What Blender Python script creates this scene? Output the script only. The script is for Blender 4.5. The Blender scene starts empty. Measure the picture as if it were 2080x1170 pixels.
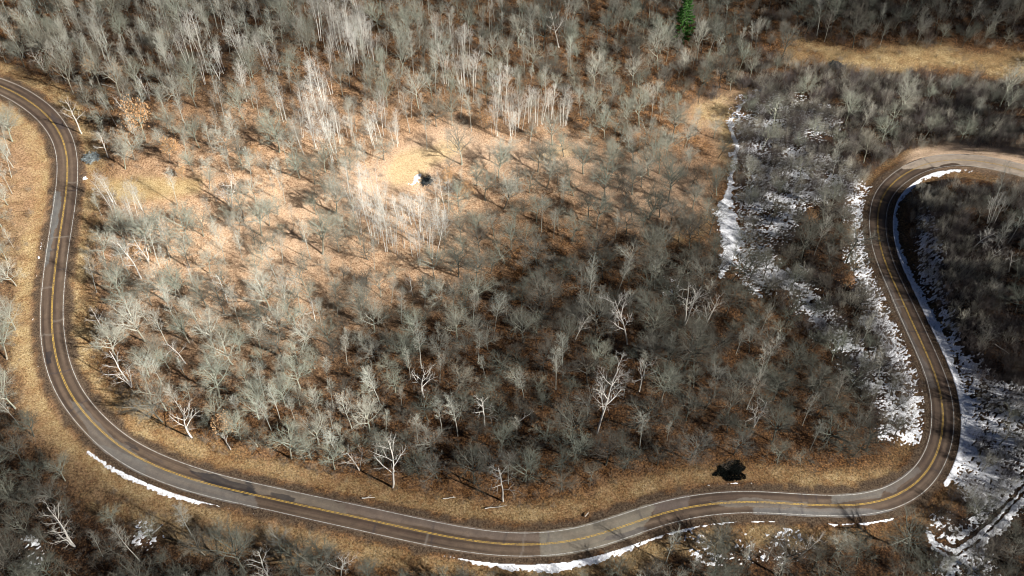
import bpy, math, random
import numpy as np
from mathutils import Vector

random.seed(11)
RNG = np.random.default_rng(7)
scene = bpy.context.scene
R = math.radians

# ------------------------------------------------------------------ camera, sky, sun, exposure
CAM_Z, PITCH, FPX, W0, H0 = 200.0, R(48.0), 1900.0, 2080.0, 1170.0
cam_data = bpy.data.cameras.new("camera")
cam = bpy.data.objects.new("camera", cam_data)
scene.collection.objects.link(cam)
cam.location = (0, 0, CAM_Z)
cam.rotation_euler = (math.pi / 2 - PITCH, 0, 0)
cam_data.sensor_width = 36.0
cam_data.lens = 36.0 * FPX / W0
cam_data.clip_start = 1.0
cam_data.clip_end = 6000.0
scene.camera = cam

SUN_EL = R(30.0)
SUN_AZ = math.atan2(1.0, -0.52)          # clockwise from +Y: low sun from the lower right
world = bpy.data.worlds.new("World")
scene.world = world
world.use_nodes = True
wn = world.node_tree
sky = wn.nodes.new("ShaderNodeTexSky")
sky.sky_type = 'NISHITA'
sky.sun_disc = False
sky.air_density = 0.15
sky.dust_density = 0.0
sky.sun_elevation = SUN_EL
sky.sun_rotation = SUN_AZ
wn.links.new(sky.outputs[0], wn.nodes["Background"].inputs[0])
wn.nodes["Background"].inputs[1].default_value = 0.05

sun_data = bpy.data.lights.new("sun", 'SUN')
sun = bpy.data.objects.new("sun", sun_data)
scene.collection.objects.link(sun)
sun_data.energy = 5.0
sun_data.angle = R(0.5)
sun_data.color = (1.0, 0.965, 0.91)
S = Vector((math.sin(SUN_AZ) * math.cos(SUN_EL), math.cos(SUN_AZ) * math.cos(SUN_EL), math.sin(SUN_EL)))
sun.rotation_euler = (-S).to_track_quat('-Z', 'Y').to_euler()

scene.view_settings.view_transform = 'Standard'
scene.view_settings.look = 'None'
scene.view_settings.exposure = 1.35
scene.view_settings.gamma = 1.0
scene.cycles.max_bounces = 4
scene.cycles.diffuse_bounces = 1
scene.cycles.filter_width = 1.05
scene.cycles.transparent_max_bounces = 4

# ------------------------------------------------------------------ helpers
COL = scene.collection

def sstep(a, b, x):
    t = np.clip((x - a) / (b - a), 0, 1)
    return t * t * (3 - 2 * t)

def hash2(ix, iy, seed):
    n = (ix.astype(np.int64) * 374761393 + iy.astype(np.int64) * 668265263 + seed * 1442695041) & 0x7fffffff
    n = ((n ^ (n >> 13)) * 1274126177) & 0x7fffffff
    n = n ^ (n >> 16)
    return (n & 0xffff) / 65535.0

def vnoise(x, y, seed=0):
    x = np.asarray(x, float); y = np.asarray(y, float)
    ix = np.floor(x); iy = np.floor(y)
    fx = x - ix; fy = y - iy
    fx = fx * fx * (3 - 2 * fx); fy = fy * fy * (3 - 2 * fy)
    a = hash2(ix, iy, seed); b = hash2(ix + 1, iy, seed)
    c = hash2(ix, iy + 1, seed); d = hash2(ix + 1, iy + 1, seed)
    return (a * (1 - fx) + b * fx) * (1 - fy) + (c * (1 - fx) + d * fx) * fy

def fbm(x, y, seed=0, octv=4):
    s = 0; a = 0.5; t = 0
    for k in range(octv):
        s = s + a * vnoise(x * 2 ** k, y * 2 ** k, seed + k * 17); t += a; a *= 0.5
    return s / t

# ------------------------------------------------------------------ the lie of the land
def softrelu(x, w):
    return w * np.log1p(np.exp(np.clip(x / w, -40, 40)))

def hills(x, y):
    x = np.asarray(x, float); y = np.asarray(y, float)
    z = -0.07 * x
    z = z + 7.5 * np.exp(-((x - 42) / 48) ** 2 - ((y - 128) / 40) ** 2)
    z = z - 3.5 * np.exp(-((x + 10) / 50) ** 2 - ((y - 186) / 26) ** 2)
    z = z + 12.0 * np.exp(-((x + 78) / 66) ** 2 - ((y - 262) / 46) ** 2)
    z = z - 4.5 * np.exp(-((x - 74) / 24) ** 2) * sstep(120, 160, y)
    z = z + 0.30 * softrelu(x - 124, 6) * (1 - 0.6 * sstep(235, 290, y))
    z = z + 0.22 * softrelu(y - 318, 10) * sstep(60, 130, x)
    z = z + 0.25 * softrelu(-x - 190, 10)
    return z

CP, SP = math.cos(PITCH), math.sin(PITCH)

def project(x, y, z):
    dz = z - CAM_Z
    dep = y * CP - dz * SP
    upc = y * SP + dz * CP
    return W0 / 2 + FPX * x / dep, H0 / 2 - FPX * upc / dep

def unproject(px, py, hf=hills):
    px = np.asarray(px, float); py = np.asarray(py, float)
    a = (px - W0 / 2) / FPX; b = -(py - H0 / 2) / FPX
    dx, dy, dz = a, CP + b * SP, -SP + b * CP
    t = -CAM_Z / dz
    for _ in range(12):
        t = (hf(t * dx, t * dy) - CAM_Z) / dz * 0.85 + t * 0.15
    return t * dx, t * dy

# ------------------------------------------------------------------ the road, traced along its two painted edge lines
EDGE_A = [(-150,112),(-60,140),(0,158),(34,171),(66,188),(92,207),(113,223),(134,252),(148,277),(156,308),(158.5,332),(158,362),(155.5,398),(150.5,434),(143.6,475),(136.8,523),(131.7,568),(128,612),(127.6,650),(131,687),(138.5,725),(149,758),(162,787),(175,806),(195,830),(222,858),(253,884),(290,907),(335,927),(383,946),(438,963),(496,977),(547,989),(616,1003),(700,1021),(768,1035),(837,1050),(905,1065),(974,1077),(1028,1083),(1069,1084.6),(1110,1083),(1162,1076),(1213,1062),(1264,1045),(1316,1027),(1360,1015),(1400,1008),(1431,1003),(1483,998.5),(1534,998),(1585,1001),(1636,1005),(1688,1007.5),(1739,1006),(1773,1001),(1807,989),(1842,967),(1866,943),(1883,914),(1891.3,883),(1893.7,849),(1892.3,811),(1884,770),(1866,725),(1842,674),(1821,626),(1801,578),(1784,540),(1772,506),(1766,472),(1765.5,445),(1767,428),(1771,406),(1780.7,383),(1797,365.5),(1818.5,348),(1845,331),(1871,320.5),(1900,314.7),(1929,313),(1958,313.5),(1987,316),(2016,321),(2040,326),(2080,336),(2120,347),(2220,378)]
EDGE_B = [(-150,133),(-60,167),(0,191),(20,202),(44,216),(68,235),(86,253),(104,278),(114,305),(117,328),(116.3,359),(112.9,390),(107.7,424),(101,469),(92.3,527),(86.2,575),(82,629),(81.4,664),(84.5,705),(90.6,739),(99,768),(113,798),(133,832),(161,866),(191.5,898),(222,924),(260,949.5),(301,970),(342,985.5),(393,1001),(445,1014.5),(513,1028),(581,1043.6),(650,1060),(700,1070),(768,1086),(837,1101.5),(905,1115),(974,1125.7),(1025,1130),(1076,1130.8),(1127,1128.4),(1179,1121),(1230,1108),(1281,1090),(1333,1071),(1370,1060),(1400,1053),(1431,1047),(1483,1042),(1534,1041),(1585,1043.6),(1653,1047),(1722,1049),(1773,1045),(1818,1035),(1859,1016),(1893,989),(1913,958),(1930.6,917),(1939,876),(1939.5,845),(1934,804),(1922,765),(1903,722),(1883,677),(1862,633),(1842,592),(1821,551),(1806,508),(1799,472),(1798,441),(1804,413.5),(1815.5,392),(1833,373),(1853,360),(1878,348),(1907,339.4),(1936,335.8),(1958,335.3),(1987,337),(2009,341),(2040,348),(2080,359),(2120,371),(2220,404)]

def resample(P, step):
    P = np.asarray(P, float)
    d = np.r_[0, np.cumsum(np.hypot(*np.diff(P, axis=0).T))]
    n = max(3, int(d[-1] / step) + 1)
    s = np.linspace(0, d[-1], n)
    return np.c_[np.interp(s, d, P[:, 0]), np.interp(s, d, P[:, 1])]

def smooth(v, k):
    v = np.asarray(v, float)
    w = np.hanning(2 * k + 3)[1:-1]; w /= w.sum()
    if v.ndim == 1:
        e = np.r_[2 * v[0] - v[k:0:-1], v, 2 * v[-1] - v[-2:-k - 2:-1]]
        return np.convolve(e, w, 'valid')
    return np.stack([smooth(v[:, i], k) for i in range(v.shape[1])], 1)

EA = smooth(resample(np.c_[unproject(*np.array(EDGE_A).T)], 0.5), 14)
EB = smooth(resample(np.c_[unproject(*np.array(EDGE_B).T)], 0.5), 14)
mid, wid = [], []
for p in EA:
    d2 = ((EB - p) ** 2).sum(1)
    j = int(d2.argmin())
    mid.append((p + EB[j]) / 2); wid.append(math.sqrt(d2[j]))
CEN = resample(smooth(np.array(mid), 16), 0.4)
dm = ((CEN[:, None, :] - np.array(mid)[None, ::2, :]) ** 2).sum(2)
HALF = smooth(np.array(wid)[::2][dm.argmin(1)], 40) / 2
tan = np.gradient(CEN, axis=0); tan /= np.linalg.norm(tan, axis=1)[:, None]
tan = smooth(tan, 6)
NOR = np.c_[-tan[:, 1], tan[:, 0]]
ARC = np.r_[0, np.cumsum(np.hypot(*np.diff(CEN, axis=0).T))]

# distance to the road centre (signed side kept apart) on a 1 m raster
RX0, RX1, RY0, RY1 = -290, 290, 30, 440
gx = np.arange(RX0, RX1 + 1.0); gy = np.arange(RY0, RY1 + 1.0)
RD = np.empty((len(gy), len(gx)))
Cs = CEN[::3]; Ns = NOR[::3]
RSG = np.empty_like(RD)                                     # which side of the road
for i, yy in enumerate(gy):
    d2 = (gx[:, None] - Cs[None, :, 0]) ** 2 + (yy - Cs[None, :, 1]) ** 2
    RD[i] = np.sqrt(d2.min(1)); j = d2.argmin(1)
    RSG[i] = np.sign((gx - Cs[j, 0]) * Ns[j, 0] + (yy - Cs[j, 1]) * Ns[j, 1])
if RSG[int(180 - RY0), int(150 - RX0)] < 0: RSG = -RSG       # +1 = outside the loop

def bilin(A, x, y, x0, y0, st=1.0):
    fx = np.clip((np.asarray(x, float) - x0) / st, 0, A.shape[1] - 1.001)
    fy = np.clip((np.asarray(y, float) - y0) / st, 0, A.shape[0] - 1.001)
    ix = fx.astype(int); iy = fy.astype(int); fx = fx - ix; fy = fy - iy
    return (A[iy, ix] * (1 - fx) + A[iy, ix + 1] * fx) * (1 - fy) + (A[iy + 1, ix] * (1 - fx) + A[iy + 1, ix + 1] * fx) * fy

def road_dist(x, y):
    return bilin(RD, x, y, RX0, RY0)

def terrain(x, y):
    x = np.asarray(x, float); y = np.asarray(y, float)
    f = sstep(5.5, 14, road_dist(x, y))
    rd = road_dist(x, y)
    out = bilin(RSG, x, y, RX0, RY0) > 0
    cut = 4.6 * sstep(7.5, 15.5, rd) * out * sstep(100, 112, x) * sstep(150, 172, y) * (1 - sstep(232, 252, y))
    fall = -0.30 * softrelu(rd - 17, 3) * out * (1 - sstep(-55, -15, x)) * (1 - sstep(128, 150, y))
    return hills(x, y) + cut + fall + f * (2.6 * (fbm(x / 34, y / 34, 3, 3) - 0.5) + 0.5 * (fbm(x / 5, y / 5, 9, 3) - 0.5))

def at(px, py):
    x, y = unproject(px, py, terrain)
    return float(x), float(y), float(terrain(x, y))

# ------------------------------------------------------------------ region maps (regions of the ground, kept on a raster)
MS, MX0, MY0 = 4.0, -400.0, -300.0
MW, MH = 720, 450
mu = MX0 + MS * np.arange(MW)[None, :] + np.zeros((MH, 1))
mv = MY0 + MS * np.arange(MH)[:, None] + np.zeros((1, MW))

def poly(pts):
    inside = np.zeros((MH, MW), bool)
    n = len(pts)
    for i in range(n):
        x1, y1 = pts[i]; x2, y2 = pts[(i + 1) % n]
        if y1 == y2: continue
        c = ((y1 > mv) != (y2 > mv)) & (mu < (x2 - x1) * (mv - y1) / (y2 - y1) + x1)
        inside ^= c
    return inside.astype(float)

def blur(A, px):
    k = max(1, int(px / MS))
    for _ in range(2):
        for ax in (0, 1):
            P = np.pad(A, [(k, k) if a == ax else (0, 0) for a in (0, 1)], mode='edge')
            c = np.cumsum(P, axis=ax)
            z = np.zeros_like(np.take(c, [0], axis=ax))
            c = np.concatenate([z, c], axis=ax)
            n = A.shape[ax]
            A = (np.take(c, np.arange(2 * k + 1, 2 * k + 1 + n), axis=ax) - np.take(c, np.arange(n), axis=ax)) / (2 * k + 1)
    return A

def line(pts, soft=0.5):
    """pts: (px, py, half width px)"""
    out = np.zeros((MH, MW))
    for (x1, y1, w1), (x2, y2, w2) in zip(pts[:-1], pts[1:]):
        dx, dy = x2 - x1, y2 - y1
        t = np.clip(((mu - x1) * dx + (mv - y1) * dy) / (dx * dx + dy * dy + 1e-9), 0, 1)
        d = np.hypot(mu - x1 - t * dx, mv - y1 - t * dy)
        w = w1 + (w2 - w1) * t
        out = np.maximum(out, 1 - sstep(1 - soft, 1 + soft, d / w))
    return out

def regions(polys, px):
    A = np.zeros((MH, MW))
    for p in polys:
        w = 1.0
        if isinstance(p, tuple) and isinstance(p[0], (int, float)):
            w, p = p
        A = np.maximum(A, w * poly(p))
    return blur(A, px)

def msample(A, u, v):
    return bilin(A, u, v, MX0, MY0, MS)

def box(x0, y0, x1, y1):
    return [(x0, y0), (x1, y0), (x1, y1), (x0, y1)]

LEFT_VERGE = [(-100,205),(20,215),(70,255),(95,310),(95,400),(85,500),(70,580),(66,690),(75,760),(110,840),(190,930),(330,1015),(520,1055),(700,1095),(640,1120),(450,1090),(280,1050),(150,980),(60,880),(20,760),(10,640),(-20,500),(10,390),(-60,260)]
STRAW = regions([
    (0.30, LEFT_VERGE),
    [(140,500),(170,610),(165,680),(190,760),(240,830),(330,895),(470,945),(470,965),(330,920),(240,875),(165,790),(135,690),(133,600)],
    (0.9, [(190,352),(400,358),(410,395),(330,415),(230,410),(180,385)]),
    [(1640,85),(1760,105),(1920,95),(2150,115),(2150,180),(2060,165),(1900,135),(1760,150),(1690,125),(1640,110)],
    [(1560,165),(1480,195),(1380,232),(1420,250),(1455,275),(1465,330),(1480,350),(1500,330),(1492,260),(1500,215)],
    (0.8, [(1590,60),(1650,95),(1640,125),(1600,130)]),
    (0.9, [(1560,965),(1800,955),(1840,975),(1790,1000),(1690,1003),(1560,985)]),
    (0.55, [(1440,430),(1460,380),(1420,450),(1330,480),(1340,500),(1440,470)]),
    (0.8, [(1800,345),(1880,305),(2080,300),(2080,325),(1930,308),(1850,325)]),
    (0.8, [(60,170),(130,205),(150,240),(130,240),(80,195),(0,160),(0,150)]),
    (0.6, [(160,1000),(400,1060),(640,1120),(620,1150),(380,1110),(200,1050)]),
    ], 10)
GREEN = 0.55 * regions([        # short olive grass: the clearings, the mown strip, the far field
    (0.9, [(190,360),(400,365),(410,392),(300,405),(220,400)]),
    [(805,318),(850,298),(920,288),(950,303),(895,328),(858,368),(805,378),(785,358)],
    (0.7, [(1080,315),(1140,298),(1180,312),(1130,330),(1085,332)]),
    (0.4, [(1650,92),(1760,110),(1920,100),(2150,120),(2150,165),(1900,130),(1700,130)]),
    ], 7)
DIRT = regions([         # bare pale soil round the clearing and along the old track
    (0.9, [(690,350),(770,345),(790,320),(835,285),(880,262),(930,255),(1000,290),(1060,295),(1190,290),(1200,318),(1150,345),(1050,345),(960,335),(900,330),(880,375),(800,400),(700,390)]),
    (0.45, [(480,400),(700,360),(760,420),(640,560),(520,560),(420,500)]),
    (0.8, [(1570,160),(1480,195),(1370,232),(1420,250),(1455,275),(1465,330),(1480,345),(1498,330),(1486,262),(1500,215)]),
    (0.5, [(1110,290),(1430,330),(1440,420),(1300,470),(1170,400)]),
    ], 16)
PALE = regions([         # pale dry litter, the open slope's sunlight partly put into its colour
    (1.0, [(260,350),(700,310),(1040,350),(960,560),(760,660),(420,650),(200,540)]),
    (0.55, [(160,560),(700,640),(640,800),(300,760)]),
    (0.8, [(1000,290),(1440,320),(1440,430),(1250,470),(1050,420)]),
    (0.7, LEFT_VERGE),
    (0.45, [(150,300),(500,150),(800,200),(1100,200),(1100,340),(400,380)]),
    (0.55, [(480,960),(760,1015),(1080,1070),(1250,1040),(1400,985),(1500,960),(1500,935),(1400,960),(1250,1010),(1050,1050),(760,990),(540,930)]),
    ], 60)
DARK = regions([         # dark litter, with shade put into the ground colour
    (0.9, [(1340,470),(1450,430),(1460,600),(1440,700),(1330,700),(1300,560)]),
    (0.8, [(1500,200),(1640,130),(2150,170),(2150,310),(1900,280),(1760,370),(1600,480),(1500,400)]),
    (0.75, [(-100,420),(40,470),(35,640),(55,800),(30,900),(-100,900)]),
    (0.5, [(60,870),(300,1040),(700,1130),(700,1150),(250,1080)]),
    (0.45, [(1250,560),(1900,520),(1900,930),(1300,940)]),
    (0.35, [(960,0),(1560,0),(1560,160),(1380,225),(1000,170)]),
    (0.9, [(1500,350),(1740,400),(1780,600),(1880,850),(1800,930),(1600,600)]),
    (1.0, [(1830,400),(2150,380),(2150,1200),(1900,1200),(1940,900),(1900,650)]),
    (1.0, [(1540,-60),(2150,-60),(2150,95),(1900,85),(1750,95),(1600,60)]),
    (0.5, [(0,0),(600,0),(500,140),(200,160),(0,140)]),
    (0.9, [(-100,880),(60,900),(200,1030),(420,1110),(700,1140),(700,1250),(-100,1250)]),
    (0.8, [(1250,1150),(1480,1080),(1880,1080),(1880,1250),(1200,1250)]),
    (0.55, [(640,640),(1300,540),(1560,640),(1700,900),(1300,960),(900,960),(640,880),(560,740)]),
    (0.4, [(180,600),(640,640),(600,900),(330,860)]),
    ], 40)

# snow: banks along the road, the frozen run in the valley, thin patches under the brush
SNOW_LINES = [
    ([(176,916,3),(215,944,4),(255,968,5),(300,986,7),(345,1003,8),(385,1013,7),(420,1020,3),(480,1032,3),(560,1046,2)], 1.0),
    ([(900,1126,2),(950,1136,5),(1000,1146,7),(1060,1150,9),(1120,1150,11),(1180,1142,10),(1230,1129,9),(1280,1110,7),(1330,1090,6),(1400,1068,5),(1470,1057,5),(1540,1053,4),(1620,1055,3),(1690,1060,4),(1760,1061,4),(1810,1052,2)], 1.0),
    ([(1440,991,3),(1480,985,4),(1530,985,3)], 0.8),
    ([(1990,346,1),(1935,346,3),(1890,355,5),(1850,374,8),(1824,398,10),(1813,420,11),(1811,450,11),(1816,490,11),(1828,530,11),(1849,575,12),(1876,625,13),(1901,675,14),(1921,720,15),(1935,762,13),(1952,810,17),(1962,850,24),(1960,900,21),(1942,940,14),(1922,980,8)], 1.0),
    ([(1555,175,2),(1500,215,2.5),(1482,250,4),(1498,300,4.5),(1490,340,4),(1478,400,8),(1470,430,16),(1482,465,19),(1490,495,19),(1475,530,13),(1464,560,6)], 1.1),
    ([(2120,955,16),(2080,1000,17),(2030,1060,17),(1985,1100,16),(1940,1128,14),(1900,1108,8),(1885,1080,5)], 0.95),
    ([(1940,1128,10),(1925,1180,14),(1920,1220,16)], 0.8),
    ([(83,700,3),(78,745,4)], 0.75),
    ([(86,480,2),(80,530,2),(72,640,2),(74,720,2)], 0.55),
    ([(166,364,3),(176,364,3)], 1.0),
    ([(836,374,4),(856,358,4)], 0.9),
]
SNOW = np.zeros((MH, MW))
for L_, w_ in SNOW_LINES:
    SNOW = np.maximum(SNOW, w_ * line(L_))
PATCHY = regions([
    (0.62, [(1490,210),(1560,250),(1650,300),(1740,345),(1730,385),(1640,420),(1600,500),(1530,480),(1500,380),(1500,290)]),
    (0.46, [(1500,180),(1660,200),(1740,260),(1640,300),(1520,260)]),
    (0.72, [(1560,530),(1620,545),(1690,620),(1740,690),(1810,760),(1885,860),(1870,900),(1800,880),(1740,780),(1660,680),(1580,580)]),
    (0.72, [(1735,375),(1765,370),(1755,470),(1790,590),(1850,720),(1885,850),(1860,880),(1800,740),(1740,600),(1720,480)]),
    (0.74, [(1875,420),(1895,410),(1910,520),(1950,690),(2020,770),(2150,820),(2150,930),(2030,900),(1960,790),(1900,640),(1850,520)]),
    (0.60, [(1470,420),(1520,400),(1560,480),(1600,560),(1560,600),(1480,560)]),
    (0.80, [(1940,760),(2100,780),(2150,860),(2150,1010),(2020,1060),(1960,1010),(1930,960)]),
    (0.62, [(1890,1050),(1990,1040),(2040,1200),(1890,1200)]),
    (0.40, [(270,1060),(330,1060),(330,1120),(270,1115)]),
    (0.40, [(40,1090),(90,1090),(90,1160),(40,1160)]),
    (0.36, [(1340,560),(1420,570),(1420,600),(1340,600)]),
    (0.30, [(1400,1080),(1640,1080),(1640,1150),(1400,1150)]),
    (0.34, [(520,985),(760,1020),(760,1035),(520,1000)]),
    ], 14)
RUTS = np.maximum(line([(2120,965,3),(2075,1005,3),(2025,1062,3),(1980,1105,3),(1940,1130,3),(1905,1112,3)]),
                  line([(2120,940,3),(2060,1005,3),(2010,1058,3),(1970,1092,3),(1938,1112,3),(1912,1098,3)]))

# ------------------------------------------------------------------ materials
def nodes(name):
    m = bpy.data.materials.new(name); m.use_nodes = True
    nt = m.node_tree
    b = nt.nodes["Principled BSDF"]
    b.inputs["Roughness"].default_value = 0.85
    b.inputs["Specular IOR Level"].default_value = 0.2
    return m, nt, b

def N(nt, t, **kw):
    n = nt.nodes.new(t)
    for k, v in kw.items():
        if k in n.inputs: n.inputs[k].default_value = v
        else: setattr(n, k, v)
    return n

def ramp(nt, src, stops):
    r = N(nt, "ShaderNodeValToRGB")
    e = r.color_ramp.elements
    while len(e) < len(stops): e.new(0.5)
    for q, (p, c) in zip(e, stops):
        q.position = p; q.color = (c + (1,)) if len(c) == 3 else c
    nt.links.new(src, r.inputs[0])
    return r.outputs[0]

def mix(nt, f, a, b, kind='MIX'):
    m = N(nt, "ShaderNodeMix", data_type='RGBA', blend_type=kind)
    for i, v in ((0, f), (6, a), (7, b)):
        if hasattr(v, 'is_output'): nt.links.new(v, m.inputs[i])
        elif i == 0: m.inputs[0].default_value = v
        else: m.inputs[i].default_value = v + (1,)
    return m.outputs[2]

def mathn(nt, op, a, b=None, c=None, clamp=False):
    m = N(nt, "ShaderNodeMath", operation=op, use_clamp=clamp)
    for i, v in enumerate((a, b, c)):
        if v is None: continue
        if hasattr(v, 'is_output'): nt.links.new(v, m.inputs[i])
        else: m.inputs[i].default_value = v
    return m.outputs[0]

def noise(nt, vec, sc, det=4.0, rough=0.6):
    n = N(nt, "ShaderNodeTexNoise", Scale=sc, Detail=det, Roughness=rough)
    nt.links.new(vec, n.inputs["Vector"])
    return n

def make_ground_material():
    m, nt, b = nodes("leaf litter and dry grass")
    geo = N(nt, "ShaderNodeNewGeometry").outputs["Position"]
    a1 = N(nt, "ShaderNodeAttribute", attribute_name="cover")
    a2 = N(nt, "ShaderNodeAttribute", attribute_name="tone")
    s1 = N(nt, "ShaderNodeSeparateColor"); nt.links.new(a1.outputs["Color"], s1.inputs[0])
    s2 = N(nt, "ShaderNodeSeparateColor"); nt.links.new(a2.outputs["Color"], s2.inputs[0])
    big = noise(nt, geo, 0.16, 5, 0.7).outputs[0]
    fine = noise(nt, geo, 1.9, 6, 0.88).outputs[0]
    spk = noise(nt, geo, 2.3, 5, 0.9).outputs[0]
    midn = noise(nt, geo, 0.35, 4, 0.6).outputs[0]
    # litter: mid brown, pale, dark
    mid_l = ramp(nt, fine, [(0.41, (0.005, 0.003, 0.002)), (0.48, (0.065, 0.028, 0.010)), (0.55, (0.205, 0.096, 0.032)), (0.65, (0.42, 0.225, 0.09))])
    pale_l = ramp(nt, fine, [(0.37, (0.07, 0.033, 0.014)), (0.44, (0.38, 0.21, 0.11)), (0.53, (0.62, 0.41, 0.25)), (0.64, (0.76, 0.59, 0.41))])
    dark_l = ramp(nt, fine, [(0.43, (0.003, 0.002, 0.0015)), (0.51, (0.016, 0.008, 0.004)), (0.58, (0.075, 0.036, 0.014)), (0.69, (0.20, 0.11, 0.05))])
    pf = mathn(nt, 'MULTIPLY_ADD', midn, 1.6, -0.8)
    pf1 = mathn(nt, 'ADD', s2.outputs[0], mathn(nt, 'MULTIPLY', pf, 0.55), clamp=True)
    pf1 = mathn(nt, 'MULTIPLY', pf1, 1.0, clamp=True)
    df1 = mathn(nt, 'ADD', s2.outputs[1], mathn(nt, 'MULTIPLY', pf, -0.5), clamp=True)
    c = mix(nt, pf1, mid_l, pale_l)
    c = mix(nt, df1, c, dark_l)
    soil = ramp(nt, spk, [(0.34, (0.36, 0.23, 0.14)), (0.5, (0.62, 0.44, 0.30)), (0.66, (0.76, 0.61, 0.45))])
    c = mix(nt, mathn(nt, 'MULTIPLY', s1.outputs[1], mathn(nt, 'MULTIPLY_ADD', fine, 3.0, -0.8, clamp=True)), c, soil)
    straw = ramp(nt, spk, [(0.38, (0.09, 0.052, 0.022)), (0.45, (0.34, 0.23, 0.10)), (0.53, (0.55, 0.41, 0.215)), (0.63, (0.72, 0.59, 0.37))])
    straw2 = ramp(nt, spk, [(0.36, (0.05, 0.025, 0.011)), (0.46, (0.25, 0.135, 0.055)), (0.55, (0.42, 0.26, 0.12)), (0.66, (0.58, 0.42, 0.24))])
    straw = mix(nt, ramp(nt, big, [(0.42, (0, 0, 0)), (0.56, (1, 1, 1))]), straw2, straw)
    st_f = mathn(nt, 'MULTIPLY', s1.outputs[0], mathn(nt, 'MULTIPLY_ADD', fine, 4.0, -1.2, clamp=True), clamp=True)
    c = mix(nt, st_f, c, straw)
    olive = ramp(nt, spk, [(0.36, (0.20, 0.14, 0.048)), (0.47, (0.47, 0.345, 0.15)), (0.60, (0.66, 0.52, 0.27))])
    c = mix(nt, mathn(nt, 'MULTIPLY', s2.outputs[2], 0.9), c, olive)
    grav = ramp(nt, spk, [(0.36, (0.014, 0.008, 0.005)), (0.48, (0.075, 0.048, 0.029)), (0.62, (0.19, 0.14, 0.095))])
    c = mix(nt, s1.outputs[2], c, grav)
    nt.links.new(c, b.inputs["Base Color"])
    bp = N(nt, "ShaderNodeBump", Strength=1.0, Distance=0.6)
    nt.links.new(fine, bp.inputs["Height"])
    nt.links.new(bp.outputs[0], b.inputs["Normal"])
    b.inputs["Roughness"].default_value = 0.95
    return m

def bark_material(name, cols, rough=0.9):
    m, nt, b = nodes(name)
    oi = N(nt, "ShaderNodeObjectInfo")
    geo = N(nt, "ShaderNodeNewGeometry").outputs["Position"]
    n = noise(nt, geo, 1.3, 3).outputs[0]
    f = mathn(nt, 'ADD', mathn(nt, 'MULTIPLY', oi.outputs["Random"], 0.75), mathn(nt, 'MULTIPLY_ADD', n, 0.9, -0.32), clamp=True)
    c = ramp(nt, f, [(i / (len(cols) - 1), q) for i, q in enumerate(cols)])
    nt.links.new(c, b.inputs["Base Color"])
    b.inputs["Roughness"].default_value = rough
    return m

M = {}
M['ground'] = make_ground_material()
M['oak_bark'] = bark_material("oak bark", [(0.12, 0.10, 0.078), (0.24, 0.22, 0.17), (0.22, 0.235, 0.175), (0.36, 0.345, 0.28)])
M['oak_twig'] = bark_material("oak twigs", [(0.13, 0.112, 0.085), (0.22, 0.205, 0.16), (0.23, 0.25, 0.195), (0.31, 0.30, 0.24), (0.42, 0.41, 0.345)])
M['shade_oak_bark'] = bark_material("shaded oak bark", [(0.035, 0.028, 0.022), (0.075, 0.066, 0.052), (0.06, 0.066, 0.05), (0.11, 0.10, 0.082)])  # oak bark and twigs again, with shade darkened into the colour
M['shade_oak_twig'] = bark_material("shaded oak twigs", [(0.06, 0.05, 0.04), (0.11, 0.10, 0.08), (0.115, 0.125, 0.098), (0.155, 0.145, 0.118), (0.24, 0.235, 0.20)])
M['aspen_bark'] = bark_material("aspen bark", [(0.26, 0.245, 0.205), (0.36, 0.35, 0.30), (0.30, 0.31, 0.26), (0.46, 0.45, 0.39)])
M['aspen_twig'] = bark_material("aspen twigs", [(0.26, 0.24, 0.195), (0.38, 0.365, 0.305), (0.34, 0.355, 0.295), (0.50, 0.485, 0.42)])
M['birch_bark'] = bark_material("birch bark", [(0.58, 0.54, 0.46), (0.72, 0.69, 0.62), (0.66, 0.64, 0.57)])
M['birch_twig'] = bark_material("birch twigs", [(0.36, 0.34, 0.29), (0.50, 0.48, 0.42), (0.60, 0.585, 0.53)])
M['dead_wood'] = bark_material("weathered dead wood", [(0.34, 0.31, 0.27), (0.54, 0.51, 0.45), (0.46, 0.44, 0.39), (0.64, 0.61, 0.55)])
M['brush'] = bark_material("brush stems", [(0.10, 0.075, 0.055), (0.17, 0.135, 0.10), (0.22, 0.19, 0.15), (0.14, 0.115, 0.10)])
M['sapling'] = bark_material("sapling stems", [(0.085, 0.066, 0.05), (0.15, 0.125, 0.098), (0.13, 0.128, 0.10), (0.22, 0.205, 0.17)])
M['alder'] = bark_material("alder stems", [(0.045, 0.038, 0.036), (0.085, 0.072, 0.066), (0.12, 0.10, 0.092), (0.07, 0.068, 0.07)])
M['willow'] = bark_material("willow stems", [(0.19, 0.175, 0.14), (0.30, 0.28, 0.23), (0.42, 0.395, 0.32), (0.24, 0.23, 0.21)])
M['oak_leaf'] = bark_material("dry oak leaves", [(0.33, 0.17, 0.075), (0.46, 0.27, 0.13), (0.54, 0.34, 0.18)])
M['needle'] = bark_material("pine needles", [(0.025, 0.07, 0.018), (0.05, 0.14, 0.025), (0.09, 0.20, 0.04)])
M['dark_needle'] = bark_material("juniper needles", [(0.002, 0.003, 0.002), (0.004, 0.006, 0.004), (0.007, 0.009, 0.007)])
M['grass'] = bark_material("dry grass blades", [(0.34, 0.23, 0.10), (0.48, 0.355, 0.18), (0.58, 0.45, 0.25)])

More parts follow.
